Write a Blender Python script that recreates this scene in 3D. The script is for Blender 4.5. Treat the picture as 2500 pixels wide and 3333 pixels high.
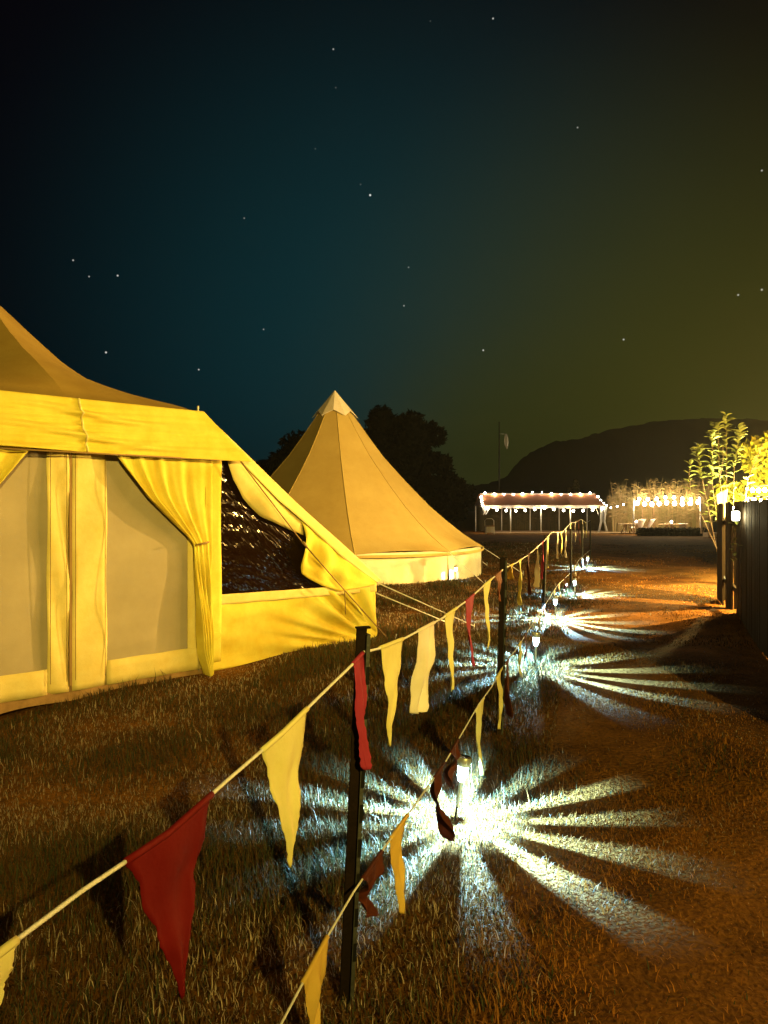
import bpy, math, random
import numpy as np
from mathutils import Vector, Matrix
R = math.radians
random.seed(7); rng = np.random.default_rng(7)
scene = bpy.context.scene
col = scene.collection
for o in list(bpy.data.objects): bpy.data.objects.remove(o)

# ------------------------------------------------------------------ camera, sky, lights, exposure
EYE, HOR, F, CX = 1.5, 1655.0, 2500.0, 1250.0      # eye height (m); horizon row, focal length, centre column of the photo (px)
cam = bpy.data.cameras.new('camera'); co = bpy.data.objects.new('camera', cam); col.objects.link(co)
co.location = (0, 0, EYE); co.rotation_euler = (R(90), 0, 0)
cam.sensor_fit = 'HORIZONTAL'; cam.sensor_width = 36; cam.lens = 36; cam.shift_y = -11.5/2500
cam.clip_start = .05; cam.clip_end = 3000
scene.camera = co
scene.render.engine = 'CYCLES'
cy = scene.cycles; cy.max_bounces = 5; cy.diffuse_bounces = 2; cy.glossy_bounces = 3; cy.transmission_bounces = 2; cy.transparent_max_bounces = 8; cy.volume_bounces = 0
vs = scene.view_settings
vs.view_transform = 'Standard'; vs.look = 'None'; vs.exposure = 0; vs.gamma = 1; vs.use_curve_mapping = False

def nd(t, kind, **kw):
    n = t.nodes.new(kind)
    for k, v in kw.items(): setattr(n, k, v)
    return n
def mth(t, op, a, b=None, clamp=False):
    n = t.nodes.new('ShaderNodeMath'); n.operation = op; n.use_clamp = clamp
    for i, v in enumerate((a, b)):
        if v is None: continue
        if isinstance(v, (int, float)): n.inputs[i].default_value = v
        else: t.links.new(v, n.inputs[i])
    return n.outputs[0]
def smooth(t, v, a, b, lo=0., hi=1.):
    n = t.nodes.new('ShaderNodeMapRange'); n.interpolation_type = 'SMOOTHSTEP'
    t.links.new(v, n.inputs[0])
    for i, x in enumerate((a, b, lo, hi)): n.inputs[1+i].default_value = x
    return n.outputs[0]
def dir_of(px, py):
    return Vector(((px-CX)/F, 1, (HOR-py)/F)).normalized()

w = bpy.data.worlds.new('World'); scene.world = w; w.use_nodes = True
t = w.node_tree; t.nodes.clear()
tc = nd(t, 'ShaderNodeTexCoord'); sep = nd(t, 'ShaderNodeSeparateXYZ'); t.links.new(tc.outputs['Generated'], sep.inputs[0])
base = nd(t, 'ShaderNodeRGB'); base.outputs[0].default_value = (.00015, .0004, .0024, 1)
skyc = base.outputs[0]
def sky_glow(d, a0, a1, c, k=1.0):
    """blend a broad glow of colour c into the sky, full at direction d, gone a0 degrees away"""
    global skyc
    dt = nd(t, 'ShaderNodeVectorMath', operation='DOT_PRODUCT'); t.links.new(tc.outputs['Generated'], dt.inputs[0]); dt.inputs[1].default_value = d
    f = smooth(t, mth(t, 'ARCCOSINE', mth(t, 'MINIMUM', dt.outputs['Value'], 1.0)), R(a0), R(a1), 0, k)
    mx = nd(t, 'ShaderNodeMixRGB', blend_type='MIX'); t.links.new(f, mx.inputs[0]); t.links.new(skyc, mx.inputs[1]); mx.inputs[2].default_value = (*c, 1); skyc = mx.outputs[0]
sky_glow(dir_of(1280, 1200), 33, 2, (.0010, .0260, .0330))         # teal afterglow of the towns ahead
sky_glow(dir_of(2300, 1560), 34, 3, (.0310, .0350, .0030))         # warmer glow low over the hill
sky_glow(dir_of(1650, 1640), 15, 2, (.0260, .0300, .0030), .8)
# stars: a few bright ones at their own directions, many faint ones scattered
acc = None
for (px, py, s) in [(1205, 635, 1), (383, 897, .7), (345, 1147, .9), (238, 847, .5), (1315, 995, .4), (1573, 1140, .7), (2030, 1105, .7), (2480, 555, .5), (2480, 943, .7), (2403, 960, .6), (647, 1203, .6), (858, 1072, .35), (1605, 60, .5), (1085, 160, .4), (1880, 415, .35), (290, 900, .4), (1330, 870, .3), (795, 710, .25)]:
    d = nd(t, 'ShaderNodeVectorMath', operation='DISTANCE'); t.links.new(tc.outputs['Generated'], d.inputs[0]); d.inputs[1].default_value = dir_of(px, py)
    v = smooth(t, d.outputs['Value'], .0003, .0011+.0006*s, s*.9, 0)
    acc = v if acc is None else mth(t, 'ADD', acc, v)
vor = nd(t, 'ShaderNodeTexVoronoi'); vor.inputs['Scale'].default_value = 38; t.links.new(tc.outputs['Generated'], vor.inputs['Vector'])
vs_ = nd(t, 'ShaderNodeSeparateColor'); t.links.new(vor.outputs['Color'], vs_.inputs[0])
faint = mth(t, 'MULTIPLY', smooth(t, vor.outputs['Distance'], .02, .05, .10, 0), smooth(t, vs_.outputs[0], .80, 1.0))
stars = mth(t, 'ADD', acc, faint)
addc = nd(t, 'ShaderNodeMixRGB', blend_type='ADD'); addc.inputs[0].default_value = 1; t.links.new(skyc, addc.inputs[1])
sc = nd(t, 'ShaderNodeCombineColor'); t.links.new(stars, sc.inputs[0]); t.links.new(stars, sc.inputs[1]); t.links.new(mth(t, 'MULTIPLY', stars, .9), sc.inputs[2])
t.links.new(sc.outputs[0], addc.inputs[2])
bgn = nd(t, 'ShaderNodeBackground'); bgn.inputs[1].default_value = 1.0; t.links.new(addc.outputs[0], bgn.inputs[0])
out = nd(t, 'ShaderNodeOutputWorld'); t.links.new(bgn.outputs[0], out.inputs[0])

sun = bpy.data.lights.new('moon', 'SUN'); sun.energy = .006; sun.angle = R(.5); sun.color = (.8, .9, 1)
so = bpy.data.objects.new('moon', sun); col.objects.link(so); so.rotation_euler = (R(50), 0, R(30))
FLOOD = (3.1, -6.5, 4.6)                        # the site floodlight behind the photographer that lights the tents

# ------------------------------------------------------------------ helpers
def tag(o, label=None, cat=None, group=None, kind=None):
    if label: o['label'] = label
    if cat: o['category'] = cat
    if group: o['group'] = group
    if kind: o['kind'] = kind
    return o
def empty(name, loc, rz=0):
    o = bpy.data.objects.new(name, None); col.objects.link(o); o.location = loc; o.rotation_euler = (0, 0, rz)
    o.empty_display_size = .1
    return o
class MB:
    def __init__(s): s.v = []; s.f = []
    def quad(s, a, b, c, d):
        n = len(s.v); s.v += [tuple(a), tuple(b), tuple(c), tuple(d)]; s.f.append((n, n+1, n+2, n+3)); return s
    def poly(s, pts):
        n = len(s.v); s.v += [tuple(p) for p in pts]; s.f.append(tuple(range(n, n+len(pts)))); return s
    def box(s, x0, x1, y0, y1, z0, z1):
        n = len(s.v); s.v += [(x, y, z) for z in (z0, z1) for y in (y0, y1) for x in (x0, x1)]
        for f in ((0, 2, 3, 1), (4, 5, 7, 6), (0, 1, 5, 4), (2, 6, 7, 3), (0, 4, 6, 2), (1, 3, 7, 5)): s.f.append(tuple(n+i for i in f))
        return s
    def grid(s, fn, nu, nv):
        n = len(s.v)
        for j in range(nv+1):
            for i in range(nu+1): s.v.append(tuple(fn(i/nu, j/nv)))
        for j in range(nv):
            for i in range(nu):
                a = n+j*(nu+1)+i; s.f.append((a, a+1, a+nu+2, a+nu+1))
        return s
    def tube(s, pts, r, k=6, cap=True):
        pts = [Vector(p) for p in pts]; n = len(s.v); m = len(pts)
        rr = r if isinstance(r, (list, tuple)) else [r]*m
        for i, p in enumerate(pts):
            d = (pts[min(i+1, m-1)]-pts[max(i-1, 0)]).normalized()
            a = d.cross(Vector((0, 0, 1)) if abs(d.z) < .9 else Vector((1, 0, 0))).normalized(); b = d.cross(a)
            for q in range(k):
                an = 2*math.pi*q/k; s.v.append(tuple(p+(a*math.cos(an)+b*math.sin(an))*rr[i]))
        for i in range(m-1):
            for q in range(k):
                s.f.append((n+i*k+q, n+i*k+(q+1) % k, n+(i+1)*k+(q+1) % k, n+(i+1)*k+q))
        if cap: s.f.append(tuple(range(n, n+k))[::-1]); s.f.append(tuple(range(n+(m-1)*k, n+m*k)))
        return s
    def lathe(s, prof, k=16, a0=0, a1=2*math.pi):
        n = len(s.v); full = abs(a1-a0-2*math.pi) < 1e-6; kk = k if full else k+1
        for (r, z) in prof:
            for q in range(kk):
                an = a0+(a1-a0)*q/k; s.v.append((r*math.cos(an), r*math.sin(an), z))
        for i in range(len(prof)-1):
            for q in range(k):
                q2 = (q+1) % kk
                s.f.append((n+i*kk+q, n+i*kk+q2, n+(i+1)*kk+q2, n+(i+1)*kk+q))
        return s
    def mesh(s, name, sm=False):
        me = bpy.data.meshes.new(name); me.from_pydata(s.v, [], s.f); me.update()
        if sm: me.polygons.foreach_set('use_smooth', [True]*len(me.polygons))
        return me
    def build(s, name, mat, parent=None, sm=False, loc=None, thick=0):
        me = s.mesh(name, sm); me.materials.append(mat)
        o = bpy.data.objects.new(name, me); col.objects.link(o)
        if parent: o.parent = parent
        if loc: o.location = loc
        if thick:
            md = o.modifiers.new('thickness', 'SOLIDIFY'); md.thickness = thick; md.offset = 0
        return o
def inst(me, name, parent, mtx):
    o = bpy.data.objects.new(name, me); col.objects.link(o); o.parent = parent; o.matrix_local = mtx; return o
def at(px, py, Y): return Vector(((px-CX)/F*Y, Y, EYE-(py-HOR)/F*Y))
def ground(px, py):
    Y = EYE*F/(py-HOR); return Vector(((px-CX)/F*Y, Y, 0))
def lerp(a, b, t_): return a+(b-a)*t_
def interp(x, pts): return float(np.interp(x, [p[0] for p in pts], [p[1] for p in pts]))

def mat(name, c, rough=.8, var=.12, scale=8, c2=None, bump=0, bscale=60, spec=.12, metal=0, trans=0, stretch=(1, 1, 1)):
    m = bpy.data.materials.new(name); m.use_nodes = True; t = m.node_tree; b = t.nodes['Principled BSDF']
    b.inputs['Roughness'].default_value = rough; b.inputs['Specular IOR Level'].default_value = spec; b.inputs['Metallic'].default_value = metal
    tc = nd(t, 'ShaderNodeTexCoord'); mp = nd(t, 'ShaderNodeMapping'); mp.inputs['Scale'].default_value = stretch; t.links.new(tc.outputs['Object'], mp.inputs[0])
    n = nd(t, 'ShaderNodeTexNoise'); n.inputs['Scale'].default_value = scale; n.inputs['Detail'].default_value = 6; n.inputs['Roughness'].default_value = .65
    t.links.new(mp.outputs[0], n.inputs['Vector'])
    r = nd(t, 'ShaderNodeValToRGB'); t.links.new(n.outputs['Fac'], r.inputs[0])
    c2 = c2 or tuple(x*(1-2*var) for x in c)
    r.color_ramp.elements[0].position = .3; r.color_ramp.elements[1].position = .7
    r.color_ramp.elements[0].color = (*c2, 1); r.color_ramp.elements[1].color = (*c, 1)
    t.links.new(r.outputs[0], b.inputs['Base Color'])
    if bump:
        n2 = nd(t, 'ShaderNodeTexNoise'); n2.inputs['Scale'].default_value = bscale; n2.inputs['Detail'].default_value = 4; t.links.new(mp.outputs[0], n2.inputs['Vector'])
        bp = nd(t, 'ShaderNodeBump'); bp.inputs['Strength'].default_value = bump; bp.inputs['Distance'].default_value = .02
        t.links.new(n2.outputs['Fac'], bp.inputs['Height']); t.links.new(bp.outputs[0], b.inputs['Normal'])
    if trans:
        tr = nd(t, 'ShaderNodeBsdfTranslucent'); t.links.new(r.outputs[0], tr.inputs[0])
        mx = nd(t, 'ShaderNodeMixShader'); mx.inputs[0].default_value = trans
        t.links.new(b.outputs[0], mx.inputs[1]); t.links.new(tr.outputs[0], mx.inputs[2])
        t.links.new(mx.outputs[0], t.nodes['Material Output'].inputs[0])
    return m
def glow(name, c, strength):
    """A glowing translucent bulb or lens: gives off light and lets the filament's light through."""
    m = bpy.data.materials.new(name); m.use_nodes = True; t = m.node_tree; t.nodes.clear()
    e = nd(t, 'ShaderNodeEmission'); e.inputs[0].default_value = (*c, 1); e.inputs[1].default_value = strength
    tr = nd(t, 'ShaderNodeBsdfTransparent'); ad = nd(t, 'ShaderNodeAddShader'); o = nd(t, 'ShaderNodeOutputMaterial')
    t.links.new(e.outputs[0], ad.inputs[0]); t.links.new(tr.outputs[0], ad.inputs[1]); t.links.new(ad.outputs[0], o.inputs[0])
    return m
def vcol_mat(name, rough=.7, trans=.25):
    m = bpy.data.materials.new(name); m.use_nodes = True; t = m.node_tree; b = t.nodes['Principled BSDF']
    a = nd(t, 'ShaderNodeAttribute', attribute_name='Col'); t.links.new(a.outputs['Color'], b.inputs['Base Color'])
    b.inputs['Roughness'].default_value = rough; b.inputs['Specular IOR Level'].default_value = .2
    tr = nd(t, 'ShaderNodeBsdfTranslucent'); t.links.new(a.outputs['Color'], tr.inputs[0])
    mx = nd(t, 'ShaderNodeMixShader'); mx.inputs[0].default_value = trans
    t.links.new(b.outputs[0], mx.inputs[1]); t.links.new(tr.outputs[0], mx.inputs[2]); t.links.new(mx.outputs[0], t.nodes['Material Output'].inputs[0])
    return m
M = {}
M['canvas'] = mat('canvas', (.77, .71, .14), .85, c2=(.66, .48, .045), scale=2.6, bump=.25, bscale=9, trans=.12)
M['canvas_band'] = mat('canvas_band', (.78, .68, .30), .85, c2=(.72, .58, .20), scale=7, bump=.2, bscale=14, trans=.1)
M['canvas_roof_shaded'] = mat('canvas_roof_shaded', (.36, .25, .07), .9, c2=(.30, .195, .05), scale=2.5, bump=.1, bscale=40)  # tent canvas again, darkened in the colour for shade on the slope
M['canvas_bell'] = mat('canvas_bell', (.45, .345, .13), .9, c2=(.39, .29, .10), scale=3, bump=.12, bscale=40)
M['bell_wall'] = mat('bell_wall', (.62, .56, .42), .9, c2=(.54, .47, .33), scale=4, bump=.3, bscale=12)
M['mesh_panel'] = mat('mesh_panel', (.40, .345, .27), .9, c2=(.32, .275, .21), scale=2.2, bump=.1, bscale=220)
M['mud_flap'] = mat('mud_flap', (.34, .21, .10), .7, c2=(.20, .12, .06), scale=9, bump=.4, bscale=20)
M['zip'] = mat('zip', (.30, .19, .08), .6)
M['rope'] = mat('rope', (.80, .78, .80), .9, scale=60, bump=.4, bscale=300)
M['brown_rope'] = mat('brown_rope', (.30, .19, .09), .9, scale=60)
M['yellow_cloth'] = mat('yellow_cloth', (.76, .72, .34), .8, c2=(.70, .63, .25), scale=6, bump=.2, bscale=25, trans=.2)
M['gold_cloth'] = mat('gold_cloth', (.76, .55, .14), .8, c2=(.66, .42, .08), scale=6, bump=.2, bscale=25, trans=.2)
M['cream_cloth'] = mat('cream_cloth', (.82, .77, .75), .8, c2=(.76, .68, .55), scale=6, bump=.2, bscale=25, trans=.2)
M['red_cloth'] = mat('red_cloth', (.15, .005, .006), .75, c2=(.11, .003, .004), scale=6, bump=.2, bscale=25, trans=.15)
M['coral_cloth'] = mat('coral_cloth', (.34, .035, .09), .75, c2=(.27, .022, .05), scale=6, bump=.2, bscale=25, trans=.2)
M['maroon_cloth'] = mat('maroon_cloth', (.10, .022, .012), .8, c2=(.05, .012, .008), scale=9, bump=.3, bscale=25, trans=.1)
M['rust_cloth'] = mat('rust_cloth', (.16, .045, .018), .8, c2=(.10, .028, .012), scale=9, bump=.3, bscale=25, trans=.1)
M['post'] = mat('post', (.006, .004, .003), .8, c2=(.012, .007, .005), scale=20, bump=.3, bscale=60, spec=.06)
M['post_flange'] = mat('post_flange', (.05, .055, .055), .6, c2=(.02, .02, .02), scale=25, bump=.3, bscale=60, spec=.3)
M['slot'] = mat('slot', (.006, .006, .006), .8)
M['steel'] = mat('steel', (.42, .44, .44), .35, c2=(.30, .32, .32), scale=18, spec=.5, metal=.6)
M['black_plastic'] = mat('black_plastic', (.015, .015, .016), .4)
M['solar_cell'] = mat('solar_cell', (.012, .014, .03), .2, spec=.5)
M['dark_board'] = mat('dark_board', (.016, .011, .006), .8, c2=(.008, .006, .004), scale=4, bump=.4, bscale=24, stretch=(6, 6, .5))
M['white_paint'] = mat('white_paint', (.74, .70, .62), .6, c2=(.60, .55, .46), scale=6)
M['white_cloth'] = mat('white_cloth', (.80, .78, .72), .85, c2=(.70, .68, .60), scale=6, bump=.2, trans=.3)
M['marquee_roof'] = mat('marquee_roof', (.62, .25, .13), .8, c2=(.48, .18, .085), scale=1.4, bump=.2, bscale=8)
M['marquee_trim'] = mat('marquee_trim', (.72, .60, .48), .8)
M['deck'] = mat('deck', (.40, .29, .17), .7, c2=(.26, .18, .10), scale=3, stretch=(.4, 6, 1))
M['wood'] = mat('wood', (.30, .18, .09), .7, c2=(.20, .12, .06), scale=5, stretch=(1, 8, 1))
M['pale_wood'] = mat('pale_wood', (.55, .40, .25), .7, c2=(.42, .29, .17), scale=5)
M['bark'] = mat('bark', (.10, .07, .045), .9, c2=(.05, .035, .022), scale=20, bump=.6)
M['hill'] = mat('hill', (.010, .012, .007), 1, c2=(.006, .007, .004), scale=.05, spec=0)
M['leaf_far'] = vcol_mat('leaf_far'); M['leaf_near'] = vcol_mat('leaf_near', .45, .35); M['grass'] = vcol_mat('grass', .65, .3)
M['big_leaf'] = mat('big_leaf', (.22, .25, .08), .4, c2=(.13, .17, .045), scale=12, trans=.35, spec=.5)
M['bulb'] = glow('bulb', (1, .93, .78), 45); M['bulb_far'] = glow('bulb_far', (1, .92, .76), 26); M['lens'] = glow('lens', (.75, 1, .98), 5)
M['led'] = glow('led', (.25, .9, .85), 1.5); M['lantern_glass'] = glow('lantern_glass', (1, .95, .75), 12)
# crinkled clear plastic window, opaque: the unlit interior is put into its dark colour
m = bpy.data.materials.new('clear_plastic'); m.use_nodes = True; t = m.node_tree; b = t.nodes['Principled BSDF']
b.inputs['Base Color'].default_value = (.008, .0028, .001, 1); b.inputs['Roughness'].default_value = .11; b.inputs['Specular IOR Level'].default_value = .6
tc = nd(t, 'ShaderNodeTexCoord'); mp = nd(t, 'ShaderNodeMapping'); mp.inputs['Rotation'].default_value = (0, R(-24), 0); mp.inputs['Scale'].default_value = (17, 1, 42)
t.links.new(tc.outputs['Object'], mp.inputs[0]); n1 = nd(t, 'ShaderNodeTexNoise'); n1.inputs['Scale'].default_value = 1.3; n1.inputs['Detail'].default_value = 1.5; n1.inputs['Distortion'].default_value = .5
t.links.new(mp.outputs[0], n1.inputs['Vector']); bp = nd(t, 'ShaderNodeBump'); bp.inputs['Strength'].default_value = 1; bp.inputs['Distance'].default_value = .0075
M['clear_plastic'] = m
# ground
m = bpy.data.materials.new('field_ground'); m.use_nodes = True; t = m.node_tree; b = t.nodes['Principled BSDF']; b.inputs['Roughness'].default_value = 1; b.inputs['Specular IOR Level'].default_value = .05
tc = nd(t, 'ShaderNodeTexCoord'); n1 = nd(t, 'ShaderNodeTexNoise'); n1.inputs['Scale'].default_value = 1.6; n1.inputs['Detail'].default_value = 8; n1.inputs['Roughness'].default_value = .7; t.links.new(tc.outputs['Object'], n1.inputs['Vector'])
n2 = nd(t, 'ShaderNodeTexNoise'); n2.inputs['Scale'].default_value = 45; n2.inputs['Detail'].default_value = 6; t.links.new(tc.outputs['Object'], n2.inputs['Vector'])
mx = mth(t, 'ADD', mth(t, 'MULTIPLY', n1.outputs['Fac'], .6), mth(t, 'MULTIPLY', n2.outputs['Fac'], .4))
r = nd(t, 'ShaderNodeValToRGB'); t.links.new(mx, r.inputs[0]); e = r.color_ramp.elements
e[0].position = .36; e[0].color = (.045, .020, .006, 1); e[1].position = .66; e[1].color = (.24, .105, .022, 1)
t.links.new(r.outputs[0], b.inputs['Base Color'])
bp = nd(t, 'ShaderNodeBump'); bp.inputs['Strength'].default_value = .8; bp.inputs['Distance'].default_value = .03; t.links.new(n2.outputs['Fac'], bp.inputs['Height']); t.links.new(bp.outputs[0], b.inputs['Normal'])
M['ground'] = m

def point(name, loc, power, color, parent=None, radius=.03):
    l = bpy.data.lights.new(name, 'POINT'); l.energy = power; l.color = color; l.shadow_soft_size = radius
    o = bpy.data.objects.new(name, l); col.objects.link(o); o.location = loc
    if parent: o.parent = parent
    return o

# ------------------------------------------------------------------ ground
_k = [(rng.uniform(.5, 3.2), rng.uniform(0, 6.28), rng.uniform(0, 6.28)) for _ in range(26)]
def gz(x, y):
    """uneven meadow: a few centimetres of bumps near the tents, flat far away"""
    z = 0*x
    for (f, a, p) in _k: z = z+np.sin(f*(x*math.cos(a)+y*math.sin(a))+p)*.016/f**.35
    d = np.sqrt(x*x+y*y)
    return z*np.clip(1.3-d/22, 0, 1)
xs = np.concatenate([np.linspace(-900, -12, 14), np.linspace(-10, 10, 161), np.linspace(12, 900, 14)])
ys = np.concatenate([np.linspace(-60, -2, 6), np.linspace(-1, 18, 153), np.linspace(20, 60, 21), np.linspace(80, 1500, 12)])
gx, gy = np.meshgrid(xs, ys); gv = np.stack([gx, gy, gz(gx, gy)], -1).reshape(-1, 3)
nx, ny = len(xs), len(ys)
mb = MB(); mb.v = [tuple(p) for p in gv]; mb.f = [(j*nx+i, j*nx+i+1, (j+1)*nx+i+1, (j+1)*nx+i) for j in range(ny-1) for i in range(nx-1)]
tag(mb.build('ground', M['ground'], sm=True), 'trampled dry meadow and bare path between the tents', kind='structure')
def gzs(x, y): return float(gz(np.array(float(x)), np.array(float(y))))

# hills at the back
def hill(name, D, prof, base, label):
    mb = MB()
    def fn(u, v):
        px = lerp(prof[0][0], prof[-1][0], u); h = interp(px, prof)
        Y = D+v*D*.5*(1 if v <= 1 else 1); top = EYE+(HOR-h)/F*D
        s = math.sin(min(v*2, 1)*math.pi/2) if v < .5 else math.cos((v-.5)*math.pi)
        rough = (math.sin(px*.083)+.6*math.sin(px*.21+1)+.4*math.sin(px*.47+2))*.0012*D*(s > .5)+rng.normal()*.0011*D*(s > .5)
        return ((px-CX)/F*D, D+v*D*.4, max(0, top*s+rough*.5)-.2)
    mb.grid(fn, 160, 12)
    tag(mb.build(name, M['hill'], sm=True), label, kind='structure')
hill('hills', 420, [(1380, 1650), (1450, 1600), (1560, 1575), (1700, 1545), (1745, 1520), (1790, 1455), (1850, 1420), (1920, 1392), (2010, 1382), (2140, 1345), (2300, 1315), (2500, 1300), (2750, 1310), (3100, 1400), (3400, 1640)], 0, 'dark wooded hill rising against the night sky')
hill('hills', 520, [(100, 1655), (350, 1600), (600, 1510), (760, 1470), (900, 1440), (1010, 1420), (1150, 1400), (1300, 1440), (1420, 1540), (1560, 1640)], 0, 'low dark ridge behind the bell tent')

# ------------------------------------------------------------------ large tent with porch
TA, TB = Vector((-2.84, 5.68)), Vector((-.085, 8.52))
U = (TB-TA).normalized(); N = Vector((-U.y, U.x)); O2 = Vector((-2.47, 6.06)); O2 = TA+U*((O2-TA).dot(U))
phi = math.atan2(U.y, U.x)
def fr(px, py, y=0):
    """point of the tent's own frame (u along the front, y into the tent, z) seen at a pixel, on the plane y"""
    a = (px-CX)/F; b = -(py-HOR)/F
    tt = (y+O2.dot(N))/(a*N.x+N.y); P = Vector((a*tt, tt))-O2
    return Vector((P.dot(U), y, EYE+b*tt))
def ux(px): return fr(px, HOR).x
tent = tag(empty('bell_tent', (O2.x, O2.y, 0), phi), 'large yellow lit canvas tent with porch, tied door curtains and plastic window', 'tent')
ub = ux(1225); uE = ux(657); zE = 2.37; RAD = 3.55; AP = Vector((0, 3.3, 4.2))
# main roof, two panels meeting at the middle seam
prof = [(0, 4.2), (.14, 3.90), (.276, 3.58), (.42, 3.19), (.52, 2.93), (.60, 2.77), (.70, 2.63), (.85, 2.50), (1, zE)]
for sgn in (1, -1):
    def fn(c, s, sgn=sgn):
        e = Vector((sgn*uE*c, -.02, zE)); s2 = .012+s*.988
        x = lerp(0, e.x, s2); y = lerp(AP.y, e.y, s2)
        z = interp(s2, prof)+.42*math.sin(math.pi*min(1, s2*1.02))*(1-c)**1.15*(1-.2*s2)
        if s2 > .93: z = lerp(z, zE, (s2-.93)/.07)
        return (x, y, z-.0)
    MB().grid(fn, 14, 30).build('roof_panel', M['canvas_roof_shaded'], tent, True)
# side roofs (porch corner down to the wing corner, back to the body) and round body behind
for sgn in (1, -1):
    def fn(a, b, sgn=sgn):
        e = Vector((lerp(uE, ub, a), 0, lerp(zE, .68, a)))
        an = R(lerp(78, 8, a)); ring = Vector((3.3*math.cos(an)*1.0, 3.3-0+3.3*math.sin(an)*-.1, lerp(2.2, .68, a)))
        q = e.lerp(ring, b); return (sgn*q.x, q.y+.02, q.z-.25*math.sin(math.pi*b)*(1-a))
    MB().grid(fn, 12, 8).build('side_roof', M['canvas_roof_shaded'], tent, True)
MB().lathe([(.05, 4.15), (.6, 3.35), (1.2, 2.6), (1.9, 1.85), (2.6, 1.22), (3.3, .68)], 24, 0, math.pi).build('back_roof', M['canvas_roof_shaded'], tent, True, loc=(0, 3.3, 0))
MB().lathe([(3.28, .70), (3.30, 0)], 24, 0, math.pi).build('back_wall', M['canvas'], tent, True, loc=(0, 3.3, 0))
# valance over the door
zv = 1.945
def wr(u, z):  # horizontal canvas wrinkles gathered at the middle seam
    g = math.exp(-abs(u-.1)/.75)
    q = max(0, math.sin(z*34+u*1.6+1.4*math.sin(u*2.3)))**2; d = max(0, min(1, (2.10-z)/.12))
    return (.052*q+.010*math.sin(z*118-u*3.1))*g + .012*math.sin(u*3.7+z*5)+.022*d*max(0, math.sin(u*7-z*30+2*math.sin(u*1.7)))**2*(.4+.6*math.sin(u*2+.6)**2)
def fn(c, s):
    uR = lerp(uE, ux(788)+.02, s); u = lerp(-uR, uR, c); z = lerp(zE, zv-.012*math.sin(u*1.4), s)
    return (u, -.03-.10*s-wr(u, z)*min(1, s*4), z)
MB().grid(fn, 150, 34).build('valance', M['canvas'], tent, True, thick=.004)
pts = [Vector((.045-.0+.03*s, -.04-.10*s-wr(.05, lerp(zE, zv, s))*min(1, s*4), lerp(zE, zv, s))) for s in [i/14 for i in range(15)]]
MB().tube(pts, .010, 6).build('valance_seam', M['canvas_band'], tent, True)
MB().tube([fr(0, 0)*0+Vector((-uE-.1, -.135, zv-.01)), Vector((uE+.13, -.135, zv-.01))], .007, 5).build('valance_hem', M['zip'], tent, True)
for sgn in (1, -1):
    MB().tube([(sgn*(uE-.02), .03, 0), (sgn*(uE-.02), .03, zE)], .016, 8).build('porch_pole', M['steel'], tent, True)
    MB().tube([(sgn*(uE-.02), .03, zE), (sgn*(uE-.02), .03, zE+.055)], .009, 8).build('pole_tip', M['white_paint'], tent, True)
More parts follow.
